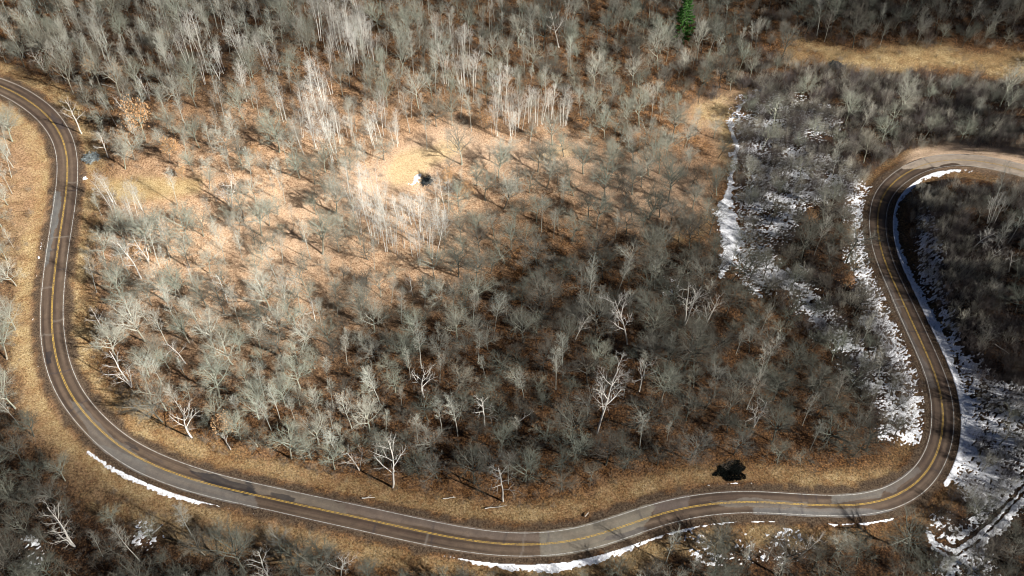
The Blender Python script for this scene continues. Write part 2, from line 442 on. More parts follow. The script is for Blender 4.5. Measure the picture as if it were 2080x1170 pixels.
def make_snow_material():
    m, nt, b = nodes("old snow")
    geo = N(nt, "ShaderNodeNewGeometry").outputs["Position"]
    n = noise(nt, geo, 1.6, 5, 0.7).outputs[0]
    c = ramp(nt, n, [(0.34, (0.42, 0.40, 0.38)), (0.46, (0.78, 0.79, 0.82)), (0.62, (0.90, 0.91, 0.94))])
    nt.links.new(c, b.inputs["Base Color"])
    bp = N(nt, "ShaderNodeBump", Strength=0.5, Distance=0.12)
    nt.links.new(n, bp.inputs["Height"]); nt.links.new(bp.outputs[0], b.inputs["Normal"])
    b.inputs["Roughness"].default_value = 0.8
    return m
M['snow'] = make_snow_material()

def make_asphalt():
    m, nt, b = nodes("worn asphalt")
    geo = N(nt, "ShaderNodeNewGeometry").outputs["Position"]
    a = N(nt, "ShaderNodeAttribute", attribute_name="wear").outputs["Color"]
    f = noise(nt, geo, 9.0, 4, 0.7).outputs[0]
    g = noise(nt, geo, 0.6, 4, 0.65).outputs[0]
    k = ramp(nt, f, [(0.3, (0.72, 0.72, 0.72)), (0.7, (1.25, 1.25, 1.25))])
    k2 = ramp(nt, g, [(0.3, (0.82, 0.82, 0.83)), (0.7, (1.16, 1.15, 1.13))])
    c = mix(nt, 1.0, a, k, 'MULTIPLY')
    c = mix(nt, 1.0, c, k2, 'MULTIPLY')
    nt.links.new(c, b.inputs["Base Color"])
    b.inputs["Roughness"].default_value = 0.8
    bp = N(nt, "ShaderNodeBump", Strength=0.3, Distance=0.01)
    nt.links.new(f, bp.inputs["Height"]); nt.links.new(bp.outputs[0], b.inputs["Normal"])
    return m
M['asphalt'] = make_asphalt()

def make_paint(name, c0, under):
    m, nt, b = nodes(name)
    geo = N(nt, "ShaderNodeNewGeometry").outputs["Position"]
    f = noise(nt, geo, 3.0, 5, 0.75).outputs[0]
    c = ramp(nt, f, [(0.42, under), (0.50, tuple(0.75 * q for q in c0)), (0.62, c0)])
    nt.links.new(c, b.inputs["Base Color"])
    b.inputs["Roughness"].default_value = 0.6
    return m
M['white'] = make_paint("worn white road paint", (0.52, 0.51, 0.47), (0.16, 0.14, 0.125))
M['yellow'] = make_paint("worn yellow road paint", (0.56, 0.36, 0.075), (0.15, 0.11, 0.06))

# ------------------------------------------------------------------ object helpers
def mesh_np(name, V, F, mats, attrs=None, smooth_=False, fmat=None):
    V = np.asarray(V, np.float32); F = np.asarray(F, np.int32)
    me = bpy.data.meshes.new(name)
    n, k = F.shape
    me.vertices.add(len(V)); me.vertices.foreach_set("co", V.ravel())
    me.loops.add(n * k); me.loops.foreach_set("vertex_index", F.ravel())
    me.polygons.add(n)
    me.polygons.foreach_set("loop_start", np.arange(0, n * k, k, dtype=np.int32))
    me.polygons.foreach_set("loop_total", np.full(n, k, np.int32))
    if fmat is not None: me.polygons.foreach_set("material_index", np.asarray(fmat, np.int32))
    me.polygons.foreach_set("use_smooth", np.full(n, smooth_, bool))
    for mt in (mats if isinstance(mats, (list, tuple)) else [mats]): me.materials.append(mt)
    for an, arr in (attrs or {}).items():
        a = me.attributes.new(an, 'FLOAT_COLOR', 'POINT')
        a.data.foreach_set("color", np.asarray(arr, np.float32).ravel())
    me.update(calc_edges=True)
    return me

def link(name, me, parent=None):
    o = bpy.data.objects.new(name, me); COL.objects.link(o)
    if parent is not None: o.parent = parent
    return o

def tag(o, label=None, cat=None, group=None, kind=None):
    if label: o["label"] = label
    if cat: o["category"] = cat
    if group: o["group"] = group
    if kind: o["kind"] = kind
    return o

def gridmesh(nx, ny):
    i = np.arange(nx * ny).reshape(ny, nx)
    return np.stack([i[:-1, :-1], i[:-1, 1:], i[1:, 1:], i[1:, :-1]], -1).reshape(-1, 4)

# ------------------------------------------------------------------ ground
STEP = 0.6
xs = np.arange(-262, 262 + STEP, STEP); ys = np.arange(48, 425, STEP)
GX, GY = np.meshgrid(xs, ys)
RDg = road_dist(GX, GY)
GZ = terrain(GX, GY) + sstep(5, 8, RDg) * 0.22 * (fbm(GX / 1.3, GY / 1.3, 40, 2) - 0.5)
GZ -= 0.35 * sstep(4.6, 6.0, RDg) * (1 - sstep(7.0, 10.0, RDg))      # shallow roadside ditch
PU, PV = project(GX, GY, GZ)
wob = 26 * (fbm(GX / 9, GY / 9, 5, 3) - 0.5); wob2 = 26 * (fbm(GX / 9, GY / 9, 6, 3) - 0.5)
U_, V_ = PU + wob, PV + wob2
straw = msample(STRAW, U_, V_)
shoulder = (1 - sstep(4.2, 5.6, RDg + 3.4 * (fbm(GX / 2.2, GY / 2.2, 8, 4) - 0.5)))
SUNLIT = regions([[(1830,340),(1860,300),(1920,285),(2250,300),(2250,420),(2060,352),(1960,336),(1900,342)]], 10)  # sunlight on the far bend, put into shoulder and verge colour
shoulder *= 1 - 0.95 * msample(SUNLIT, PU, PV)
verge = sstep(4.5, 6.5, RDg) * (1 - sstep(8, 12, RDg + 5 * (fbm(GX / 6, GY / 6, 31, 3) - 0.5)))
verge *= 1 - sstep(1500, 1800, PU) * 0.7
straw *= 0.40 + 0.60 * sstep(0.38, 0.56, fbm(GX / 7, GY / 7, 36, 4))
lbelt = regions([[(-100,150),(200,150),(220,900),(420,1040),(420,1130),(-100,1130)]], 30)
straw = np.maximum(straw, msample(lbelt, PU, PV) * sstep(4.6, 6.2, RDg) * (1 - sstep(6.8, 11.0, RDg + 7 * (fbm(GX / 5, GY / 5, 37, 4) - 0.5))))
straw = np.clip(np.maximum(straw, (0.45 + 0.35 * fbm(GX / 7, GY / 7, 35, 3)) * verge), 0, 1)
cover = np.stack([straw * (1 - msample(SUNLIT, PU, PV)), np.maximum(msample(DIRT, U_, V_), 1.6 * msample(SUNLIT, PU, PV)), shoulder, np.ones_like(GX)], -1)
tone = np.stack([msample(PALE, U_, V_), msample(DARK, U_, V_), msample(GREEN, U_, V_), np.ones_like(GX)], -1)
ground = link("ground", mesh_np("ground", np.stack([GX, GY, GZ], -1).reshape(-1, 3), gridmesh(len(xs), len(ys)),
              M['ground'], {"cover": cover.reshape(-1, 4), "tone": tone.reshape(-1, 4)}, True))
tag(ground, "brown leaf litter and dry grass on the forest floor", "ground", kind="structure")
# the country beyond the frame
xs2 = np.linspace(-2500, 2500, 120); ys2 = np.linspace(-1500, 3500, 120)
X2, Y2 = np.meshgrid(xs2, ys2)
Z2 = hills(np.clip(X2, -300, 260), np.clip(Y2, 0, 460)) - 6.0
c2 = np.zeros(X2.shape + (4,)); t2 = np.zeros(X2.shape + (4,)); t2[..., 1] = 0.5
far_ground = link("terrain", mesh_np("terrain", np.stack([X2, Y2, Z2], -1).reshape(-1, 3), gridmesh(120, 120), M['ground'],
                  {"cover": c2.reshape(-1, 4), "tone": t2.reshape(-1, 4)}, True))
tag(far_ground, "brown wooded country beyond the frame", "terrain", kind="structure")

# ------------------------------------------------------------------ added unseen sheet above the camera, shaped to darken chosen ground
CLOUD_SHADE = regions([
    (0.50, [(860,600),(1150,520),(1380,440),(1470,400),(1800,430),(1900,980),(1500,920),(1200,960),(950,880),(780,740)]),
    (0.66, [(1700,420),(1760,420),(2180,400),(2180,640),(1900,660),(1720,820),(1620,640)]),
    (0.30, [(1880,640),(2200,600),(2200,1320),(1880,1320),(1760,860)]),
    (1.0, [(1440,-160),(2200,-160),(2200,45),(1740,40),(1600,70),(1420,60),(1370,-20)]),
    (0.55, [(-150,-120),(1380,-120),(1380,70),(1000,50),(600,70),(300,110),(-150,110)]),
    (1.0, [(-150,850),(50,870),(170,1010),(330,1100),(700,1145),(700,1320),(-150,1320)]),
    (0.72, [(700,1150),(1200,1170),(1480,1080),(1900,1070),(1900,1320),(700,1320)]),
    ], 80)
HC = 900.0
cxs = np.arange(-330, 330, 6.0); cys = np.arange(20, 470, 6.0)
CX_, CY_ = np.meshgrid(cxs, cys)
cfu, cfv = project(CX_, CY_, hills(CX_, CY_))
ca = msample(CLOUD_SHADE, cfu, cfv) * (0.55 + 0.9 * fbm(CX_ / 38, CY_ / 38, 201, 3))
rim = sstep(0, 40, np.minimum(np.minimum(CX_ + 330, 324 - CX_), np.minimum(CY_ - 20, 464 - CY_)))
ca = np.clip(ca * rim, 0, 0.9)
kx, ky = S.x / S.z, S.y / S.z
lump = 18 * fbm(CX_ / 30, CY_ / 30, 203, 3)
Vc = [np.stack([CX_ + kx * HC, CY_ + ky * HC, HC + sg * ca * (30 + lump)], -1).reshape(-1, 3) for sg in (-1, 1.8)]
Fc = gridmesh(len(cxs), len(cys)); nC = CX_.size
at_c = np.stack([1 - np.sqrt(1 - ca)] * 3 + [np.ones_like(ca)], -1).reshape(-1, 4)
mc, ntc, bc = nodes("cloud vapour")
ntc.nodes.remove(bc)
tr_ = N(ntc, "ShaderNodeBsdfTransparent"); tl_ = N(ntc, "ShaderNodeBsdfTranslucent"); mx_ = N(ntc, "ShaderNodeMixShader")
tl_.inputs[0].default_value = (0.9, 0.9, 0.92, 1)
ac_ = N(ntc, "ShaderNodeAttribute", attribute_name="vapour")
ntc.links.new(ac_.outputs["Fac"], mx_.inputs[0]); ntc.links.new(tr_.outputs[0], mx_.inputs[1]); ntc.links.new(tl_.outputs[0], mx_.inputs[2])
ntc.links.new(mx_.outputs[0], ntc.nodes["Material Output"].inputs[0])
cloud = link("cloud", mesh_np("cloud", np.concatenate(Vc), np.concatenate([Fc[:, ::-1], Fc + nC]), mc, {"vapour": np.concatenate([at_c, at_c])}, True))
tag(cloud, "added out-of-view sheet that shades parts of the valley", "cloud", kind="structure")

# ------------------------------------------------------------------ road
NW = 41
off = np.linspace(-1, 1, NW)
HW = HALF + 0.42
OFFM = off[None, :] * HW[:, None]
rx = CEN[:, 0:1] + NOR[:, 0:1] * OFFM
ry = CEN[:, 1:2] + NOR[:, 1:2] * OFFM
edge_n = (fbm(ARC / 1.2, ARC * 0 + 3.3, 77, 3) - 0.5) * 0.35
rz = hills(rx, ry) + 0.06
ru, rv = project(rx, ry, rz)
S2 = ARC[:, None] + 0 * OFFM
wear = np.zeros(rx.shape + (4,)); wear[..., 3] = 1
base = np.array([0.082, 0.056, 0.041])
warm = np.array([0.145, 0.105, 0.073])
lt = 0.65 * fbm(S2 / 26, OFFM / 1.1, 91, 3) + 0.35 * fbm(S2 / 5, OFFM / 0.5, 92, 3)
lt = np.clip((lt - 0.35) * 2.2, 0, 1)
colr = base + (warm - base) * lt[..., None]
lane = np.abs(np.abs(OFFM) - HALF[:, None] * 0.5)
track = np.exp(-((lane - 0.85) / 0.38) ** 2)                # wheel tracks
colr *= (1 - 0.42 * track * (0.35 + 1.1 * fbm(S2 / 18, OFFM * 0, 95, 3)))[..., None]
colr *= (0.82 + 0.36 * fbm(S2 / 30, OFFM / 0.22, 96, 2))[..., None]
pw1 = 12 * (fbm(S2 / 3.0, OFFM / 1.2, 81, 3) - 0.5); pw2 = 8 * (fbm(S2 / 3.0, OFFM / 1.2, 82, 3) - 0.5)
def patch(pts, col, k=1.0):
    ru, rv = pru, prv
    pts = np.array(pts, float)
    inside = np.zeros(ru.shape, bool); n = len(pts)
    for i in range(n):
        x1, y1 = pts[i]; x2, y2 = pts[(i + 1) % n]
        if y1 == y2: continue
        inside ^= ((y1 > rv) != (y2 > rv)) & (ru < (x2 - x1) * (rv - y1) / (y2 - y1) + x1)
    kk = k * inside * (0.75 + 0.5 * (fbm(S2 / 4, OFFM, 33, 3) - 0.5))
    colr[:] = colr * (1 - kk[..., None]) + np.array(col) * kk[..., None]
pru, prv = ru + pw1, rv + pw2
GREYP = (0.25, 0.235, 0.19); DARKP = (0.035, 0.032, 0.038); BLUEP = (0.125, 0.135, 0.135)
patch([(1100,1040),(1165,1070),(1300,1020),(1330,1028),(1300,1090),(1180,1130),(1098,1140)], GREYP, 0.6)
patch([(1098,1085),(1140,1083),(1140,1140),(1098,1140)], (0.16, 0.15, 0.13), 0.4)
patch([(1225,1098),(1230,1090),(1310,1068),(1318,1076),(1260,1095)], (0.09, 0.08, 0.078), 0.8)
patch([(1325,1022),(1400,1000),(1400,1030),(1330,1045)], (0.135, 0.112, 0.10), 0.7)
patch([(190,898),(260,925),(360,965),(520,1005),(520,1035),(390,1003),(260,955)], (0.175, 0.165, 0.15), 0.7)
patch([(140,810),(165,820),(230,890),(300,935),(290,970),(200,912)], (0.16, 0.15, 0.135), 0.6)
patch([(380,948),(500,975),(700,1022),(700,1045),(560,1010),(420,975)], (0.18, 0.155, 0.125), 0.7)
patch([(700,1020),(1000,1078),(1098,1085),(1098,1100),(960,1092),(700,1040)], (0.165, 0.13, 0.108), 0.65)
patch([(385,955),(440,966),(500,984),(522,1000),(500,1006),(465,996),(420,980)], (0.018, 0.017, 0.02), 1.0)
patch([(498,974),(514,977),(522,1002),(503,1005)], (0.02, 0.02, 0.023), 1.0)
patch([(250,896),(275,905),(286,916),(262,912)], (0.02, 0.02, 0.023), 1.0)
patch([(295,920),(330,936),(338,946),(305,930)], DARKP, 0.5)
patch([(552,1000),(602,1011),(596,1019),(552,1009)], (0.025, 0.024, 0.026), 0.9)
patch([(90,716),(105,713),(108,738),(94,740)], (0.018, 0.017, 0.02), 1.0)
patch([(110,390),(123,390),(118,440),(108,490),(96,545),(92,540),(100,470)], BLUEP, 0.75)
patch([(100,225),(118,240),(130,262),(122,264),(108,246)], DARKP, 0.7)
patch([(1440,1020),(1530,1010),(1640,1022),(1640,1030),(1480,1030)], (0.20, 0.18, 0.155), 0.6)
patch([(1530,1030),(1850,1035),(1850,1055),(1530,1048)], (0.16, 0.165, 0.165), 0.7)
patch([(1690,1005),(1800,990),(1790,1012),(1690,1022)], (0.19, 0.19, 0.175), 0.6)
patch([(1790,990),(1860,945),(1873,955),(1810,1005)], (0.17, 0.165, 0.155), 0.5)
patch([(1830,340),(1900,310),(2230,330),(2230,400),(2040,350),(1930,330),(1870,345)], (0.46, 0.38, 0.30), 0.95)  # sunlit stretch painted pale into the asphalt colour
patch([(1780,560),(1800,560),(1850,680),(1905,790),(1890,790),(1845,690)], (0.135, 0.125, 0.118), 0.6)
# transverse cracks and seams
for s0 in np.r_[RNG.uniform(0, ARC[-1], 40)]:
    skew = RNG.uniform(-0.25, 0.25); side = RNG.choice([-1, 0, 1])
    d = np.abs(S2 - s0 - skew * OFFM - 0.5 * (fbm(OFFM, S2 * 0 + s0, 61, 2) - 0.5))
    kk = 0.55 * np.exp(-(d / 0.22) ** 2) * (1 if side == 0 else (OFFM * side > 0))
    tc = np.array(DARKP) if RNG.random() < 0.6 else np.array((0.22, 0.19, 0.16))
    colr = colr * (1 - kk[..., None]) + tc * kk[..., None]
wear[..., :3] = np.clip(colr, 0.01, 0.6)
rV = np.stack([rx, ry, rz], -1)
rV[:, 0, :2] += NOR * edge_n[:, None] * -1; rV[:, -1, :2] += NOR * edge_n[:, None]
road = link("road", mesh_np("road", rV.reshape(-1, 3), gridmesh(NW, len(CEN)), M['asphalt'], {"wear": wear.reshape(-1, 4)}, True))
tag(road, "two-lane asphalt road winding round the wooded knoll", "road", kind="structure")

def stripe(name, o, w, mat, dz=0.012):
    o = np.asarray(o) + np.zeros(len(CEN))
    V = []
    for s in (-w / 2, 0, w / 2):
        x = CEN[:, 0] + NOR[:, 0] * (o + s); y = CEN[:, 1] + NOR[:, 1] * (o + s)
        V.append(np.stack([x, y, hills(x, y) + 0.06 + dz], -1))
    V = np.stack(V, 1).reshape(-1, 3)
    s = link(name, mesh_np(name, V, gridmesh(3, len(CEN)), mat, None, True), road)
    s["kind"] = "structure"
    return s
stripe("edge_line", HALF, 0.15, M['white'])
stripe("edge_line", -HALF, 0.15, M['white'])
stripe("centre_line", 0.13, 0.13, M['yellow'])
stripe("centre_line", -0.13, 0.13, M['yellow'])

# ------------------------------------------------------------------ snow: a thin sheet that rises out of the ground where it lies
SST = 0.2
sx = np.arange(-150, 200, SST); sy = np.arange(85, 330, SST)
SX, SY = np.meshgrid(sx, sy)
SZ = bilin(GZ, SX, SY, xs[0], ys[0], STEP)
su, sv = project(SX, SY, SZ)
hs = np.full(SX.shape, -1.0)
may = (msample(blur(np.maximum(SNOW, PATCHY), 8), su, sv) > 0.05) & (road_dist(SX, SY) > 4.6)
qx, qy, qu, qv = SX[may], SY[may], su[may], sv[may]
ra, rb = 0.83 * qx + 0.56 * qy, 0.83 * qy - 0.56 * qx
nz = fbm(ra / 0.6, rb / 0.42, 51, 2); nz3 = fbm(ra / 1.7, rb / 1.3, 57, 3); nz2 = fbm(qx / 6, qy / 6, 52, 3)
w1 = 12 * (fbm(ra / 1.8, rb / 1.8, 53, 3) - 0.5)
hard = msample(SNOW, qu + w1, qv + w1); pat = msample(PATCHY, qu + 40 * (nz2 - 0.5), qv + 40 * (fbm(qx / 5, qy / 5, 59, 3) - 0.5))
h_ = np.maximum(hard * 1.3 - 0.66 + 1.4 * (nz - 0.5) + 0.9 * (nz3 - 0.5), pat * 1.2 - 0.66 + 1.75 * (nz - 0.5) + 0.9 * (nz3 - 0.5) + 0.9 * (nz2 - 0.5))
h_ -= 0.9 * msample(RUTS, qu, qv) * (0.5 + nz)
h_[(hard < 0.12) & (pat < 0.16)] = -1
hs[may] = h_
hz = np.clip(hs, -0.25, 0.12)
keep = hs > -0.12
kf = (keep[:-1, :-1] | keep[1:, :-1] | keep[:-1, 1:] | keep[1:, 1:])
F = gridmesh(len(sx), len(sy))[kf.ravel()]
used = np.unique(F); remap = np.full(SX.size, -1); remap[used] = np.arange(len(used))
SV = np.stack([SX, SY, SZ + hz * 0.6], -1).reshape(-1, 3)[used]
snow = link("snow", mesh_np("snow", SV, remap[F], M['snow'], None, True))
tag(snow, "old white snow lying along the road banks and in the valley", "snow", kind="stuff")

# ------------------------------------------------------------------ tree builders
def nrm(v):
    l = math.sqrt(v[0] * v[0] + v[1] * v[1] + v[2] * v[2]) or 1e-9
    return (v[0] / l, v[1] / l, v[2] / l)

def cross(a, b):
    return (a[1] * b[2] - a[2] * b[1], a[2] * b[0] - a[0] * b[2], a[0] * b[1] - a[1] * b[0])

class MB:
    def __init__(self):
        self.v = []; self.f = []
    def tube(self, pts, rad, sides):
        base0 = len(self.v); n = len(pts)
        for i, p in enumerate(pts):
            a = pts[max(0, i - 1)]; b = pts[min(n - 1, i + 1)]
            d = nrm((b[0] - a[0], b[1] - a[1], b[2] - a[2]))
            h = (1, 0, 0) if abs(d[0]) < 0.8 else (0, 1, 0)
            u = nrm(cross(d, h)); w = cross(d, u)
            r = rad[i]
            for k in range(sides):
                t = 2 * math.pi * k / sides
                c, s = math.cos(t) * r, math.sin(t) * r
                self.v.append((p[0] + u[0] * c + w[0] * s, p[1] + u[1] * c + w[1] * s, p[2] + u[2] * c + w[2] * s))
        for i in range(n - 1):
            for k in range(sides):
                a = base0 + i * sides + k; b = base0 + i * sides + (k + 1) % sides
                self.f.append((a, b, b + sides, a + sides))
    def quad(self, p, u, w):
        b = len(self.v)
        for su_, sw in ((-1, -1), (1, -1), (1, 1), (-1, 1)):
            self.v.append((p[0] + u[0] * su_ + w[0] * sw, p[1] + u[1] * su_ + w[1] * sw, p[2] + u[2] * su_ + w[2] * sw))
        self.f.append((b, b + 1, b + 2, b + 3))

def rdir(rg):
    while True:
        v = (rg.uniform(-1, 1), rg.uniform(-1, 1), rg.uniform(-1, 1))
        if 0.05 < v[0] ** 2 + v[1] ** 2 + v[2] ** 2 < 1: return nrm(v)

def walk(rg, p, d, L, n, wob, up):
    pts = [p]; ds = [d]
    for i in range(n):
        r = rdir(rg)
        d = nrm((d[0] + r[0] * wob, d[1] + r[1] * wob, d[2] + r[2] * wob + up))
        p = (p[0] + d[0] * L / n, p[1] + d[1] * L / n, p[2] + d[2] * L / n)
        pts.append(p); ds.append(d)
    return pts, ds

def tilt(rg, d, ang, az):
    h = (1, 0, 0) if abs(d[0]) < 0.8 else (0, 1, 0)
    u = nrm(cross(d, h)); w = cross(d, u)
    c, s = math.cos(ang), math.sin(ang)
    q = (u[0] * math.cos(az) + w[0] * math.sin(az), u[1] * math.cos(az) + w[1] * math.sin(az), u[2] * math.cos(az) + w[2] * math.sin(az))
    return nrm((d[0] * c + q[0] * s, d[1] * c + q[1] * s, d[2] * c + q[2] * s))

def lerp_at(pts, ds, t):
    f = t * (len(pts) - 1); i = min(int(f), len(pts) - 2); f -= i
    a, b = pts[i], pts[i + 1]
    return (a[0] + (b[0] - a[0]) * f, a[1] + (b[1] - a[1]) * f, a[2] + (b[2] - a[2]) * f), ds[i + 1]

def sub(rg, mb, p, d, L, r, spec, lvl, leaf=None):
    """spec[lvl] = (children, t0, angle lo, angle hi, length factor, wobble, up, segments, sides)"""
    n, t0, a0, a1, lf, wob, up, seg, sides = spec[lvl]
    pts, ds = walk(rg, p, d, L, seg, wob, up)
    mb.tube(pts, [r * (1 - 0.72 * i / seg) for i in range(seg + 1)], sides)
    if leaf is not None and lvl == len(spec) - 1: leaf(pts[-1])
    if lvl + 1 < len(spec):
        az = rg.uniform(0, 6.3)
        for k in range(n):
            t = t0 + (1 - t0) * (k + rg.random()) / n
            q, dq = lerp_at(pts, ds, t)
            az += 2.4 + rg.uniform(-0.5, 0.5)
            sub(rg, mb, q, tilt(rg, dq, rg.uniform(a0, a1), az), L * lf * rg.uniform(0.65, 1.2) * (1.15 - 0.5 * t), max(r * (1 - 0.72 * t) * 0.62, 0.0105), spec, lvl + 1, leaf)

def make_oak(seed, H, spread, twig=1.0, leaf=None):
    rg = random.Random(seed)
    tr, cr = MB(), MB()
    ht = H * rg.uniform(0.52, 0.66)
    pts, ds = walk(rg, (0, 0, -0.4), nrm((rg.uniform(-.12, .12), rg.uniform(-.12, .12), 1)), ht, 6, 0.10, 0.05)
    r0 = 0.013 * H
    tr.tube(pts, [r0 * (1.25 if i == 0 else 1) * (1 - 0.55 * i / 6) for i in range(7)], 6)
    spec = [(int(8 * twig), 0.20, 0.45, 0.95, 0.50, 0.13, 0.05, 5, 5),
            (int(7 * twig), 0.15, 0.4, 0.85, 0.58, 0.14, 0.06, 3, 3),
            (4, 0.12, 0.35, 0.85, 0.70, 0.17, 0.05, 2, 3),
            (0, 0, 0, 0, 0, 0.2, 0.02, 1, 3)]
    nl = rg.randint(7, 9)
    az = rg.uniform(0, 6.3)
    for k in range(nl):
        t = 0.50 + 0.5 * (k + 0.6 * rg.random()) / nl
        q, dq = lerp_at(pts, ds, min(t, 1.0))
        az += 2.4 + rg.uniform(-.4, .4)
        a = rg.uniform(0.55, 1.0) * spread * (1.12 - 0.55 * (t - 0.5) / 0.5)
        n0 = len(cr.v)
        L = H * rg.uniform(0.34, 0.46)
        d = tilt(rg, dq, a, az)
        sub(rg, cr, q, d, L, r0 * 0.62, spec, 0, leaf)
    return tr, cr

def make_aspen(seed, H, twig=1.0, stems=1, width=1.0):
    rg = random.Random(seed)
    tr, cr = MB(), MB()
    for s in range(stems):
        b = (0, 0, -0.4) if stems == 1 else (rg.uniform(-.9, .9), rg.uniform(-.9, .9), -0.4)
        hh = H * (1 if s == 0 else rg.uniform(0.72, 1.0))
        d0 = nrm((rg.uniform(-.06, .06) + b[0] * 0.07, rg.uniform(-.06, .06) + b[1] * 0.07, 1))
        pts, ds = walk(rg, b, d0, hh, 8, 0.045, 0.02)
        r0 = 0.0085 * hh
        tr.tube(pts, [r0 * (1 - 0.88 * i / 8) for i in range(9)], 5)
        spec = [(int(7 * twig), 0.2, 0.4, 0.75, 0.48, 0.12, 0.08, 3, 3),
                (5, 0.15, 0.4, 0.8, 0.6, 0.16, 0.05, 2, 3),
                (0, 0, 0, 0, 0, 0.2, 0.03, 1, 3)]
        nb = int((24 if stems == 1 else 17) * twig)
        az = rg.uniform(0, 6.3); c0 = rg.uniform(0.34, 0.48)
        for k in range(nb):
            t = c0 + (0.99 - c0) * (k + rg.random()) / nb
            q, dq = lerp_at(pts, ds, t)
            az += 2.4 + rg.uniform(-.5, .5)
            prof = 0.45 + 0.75 * math.sin(math.pi * min(1, (t - c0) / (1 - c0) * 0.75 + 0.2))
            sub(rg, cr, q, tilt(rg, dq, rg.uniform(0.5, 0.85), az), width * hh * 0.165 * prof * rg.uniform(0.7, 1.2), max(0.02, r0 * (1 - 0.88 * t) * 0.5), spec, 0)
    return tr, cr

def make_snag(seed, H, stems=1, bushy=0):
    rg = random.Random(seed)
    tr, cr = MB(), MB()
    for s in range(stems):
        d0 = nrm((rg.uniform(-.15, .15), rg.uniform(-.15, .15), 1)) if stems == 1 else nrm((0.26 * math.cos(s * 2.1 + seed), 0.26 * math.sin(s * 2.1 + seed), 1))
        hh = H * (1 if s == 0 else rg.uniform(0.65, 0.95))
        pts, ds = walk(rg, (0.1 * s, 0, -0.4), d0, hh * 0.9, 7, 0.13, 0.06)
        r0 = 0.015 * hh
        tr.tube(pts, [r0 * (1 - 0.8 * i / 7) for i in range(8)], 6)
        spec = [(5 + bushy, 0.25, 0.5, 1.0, 0.5, 0.24, 0.05, 4, 4),
                (3 + bushy, 0.2, 0.5, 1.0, 0.55, 0.28, 0.05, 3, 3),
                (0, 0, 0, 0, 0, 0.3, 0.04, 2, 3)]
        nb = rg.randint(7, 9)
        az = rg.uniform(0, 6.3)
        for k in range(nb):
            t = 0.34 + 0.62 * (k + rg.random() * 0.7) / nb
            q, dq = lerp_at(pts, ds, t); az += 2.4 + rg.uniform(-.6, .6)
            sub(rg, cr, q, tilt(rg, dq, rg.uniform(0.6, 1.1), az), hh * rg.uniform(0.2, 0.36) * (1.25 - 0.6 * t), r0 * (1 - 0.75 * t) * 0.62, spec, 0)
    return tr, cr

def make_shrub(seed, H, stems, twig=5, r=0.03):
    rg = random.Random(seed)
    cr = MB()
    spec = [(twig, 0.2, 0.3, 0.7, 0.5, 0.14, 0.06, 3, 3),
            (3, 0.2, 0.4, 0.8, 0.55, 0.2, 0.05, 2, 3),
            (0, 0, 0, 0, 0, 0.2, 0.03, 1, 3)]
    for k in range(stems):
        az = rg.uniform(0, 6.3); a = rg.uniform(0.05, 0.7)
        d = (math.cos(az) * math.sin(a), math.sin(az) * math.sin(a), math.cos(a))
        b = (math.cos(az) * rg.uniform(0, .25) * H, math.sin(az) * rg.uniform(0, .25) * H, -0.15)
        sub(rg, cr, b, d, H * rg.uniform(0.55, 1.0), r * rg.uniform(0.6, 1), spec, 0)
    return cr

def make_leafy(seed, H, n=1500):
    rg = random.Random(seed)
    lv = MB()
    tips = []
    tr, cr = make_oak(seed, H, 0.85, 0.85, leaf=lambda p: tips.append(p))
    rg.shuffle(tips)
    for p in tips[:int(n / 3)]:
        for k in range(3):
            q = (p[0] + rg.gauss(0, .42), p[1] + rg.gauss(0, .42), p[2] + rg.gauss(0, .42))
            u = rdir(rg); w = nrm(cross(u, rdir(rg))); s = rg.uniform(0.08, 0.15)
            lv.quad(q, tuple(c * s for c in u), tuple(c * s * 0.7 for c in w))
    return tr, cr, lv

def make_pine(seed, H, Rb, card=0.24, dens=1.0):
    rg = random.Random(seed)
    tr, nd = MB(), MB()
    tr.tube([(0, 0, -0.4), (0, 0, H * 0.5), (0.1, 0, H)], [0.014 * H, 0.009 * H, 0.02], 6)
    z = H * 0.06
    while z < H * 0.99:
        t = z / H
        L = Rb * (1 - t) ** 0.8 * rg.uniform(0.8, 1.1) + 0.2
        nb = 7
        a0 = rg.uniform(0, 6.3)
        for k in range(nb):
            az = a0 + 6.283 * k / nb + rg.uniform(-.3, .3)
            l = L * rg.uniform(0.7, 1.12)
            d = nrm((math.cos(az), math.sin(az), 0.25 - 0.35 * (1 - t)))
            pts, ds = walk(rg, (0, 0, z), d, l, 3, 0.1, 0.06)
            tr.tube(pts, [0.04, 0.03, 0.02, 0.012], 3)
            for j in range(int(l * 26 * dens)):
                q, dq = lerp_at(pts, ds, rg.uniform(0.25, 1.0))
                q = (q[0] + rg.gauss(0, .17), q[1] + rg.gauss(0, .17), q[2] + rg.gauss(0, .10))
                u = tilt(rg, dq, rg.uniform(0.2, 0.9), rg.uniform(0, 6.3)); w = nrm(cross(u, rdir(rg)))
                nd.quad(q, tuple(c * card * rg.uniform(.7, 1.5) for c in u), tuple(c * card * 0.32 for c in w))
        z += H * 0.045
    return tr, nd

def mb_mesh(name, mb, mat):
    return mesh_np(name, mb.v, mb.f, mat)

def both_mesh(name, a, ma, b, mb_):
    V = a.v + b.v; n = len(a.v)
    F = a.f + [tuple(i + n for i in f) for f in b.f]
    return mesh_np(name, V, F, [ma, mb_], fmat=[0] * len(a.f) + [1] * len(b.f))

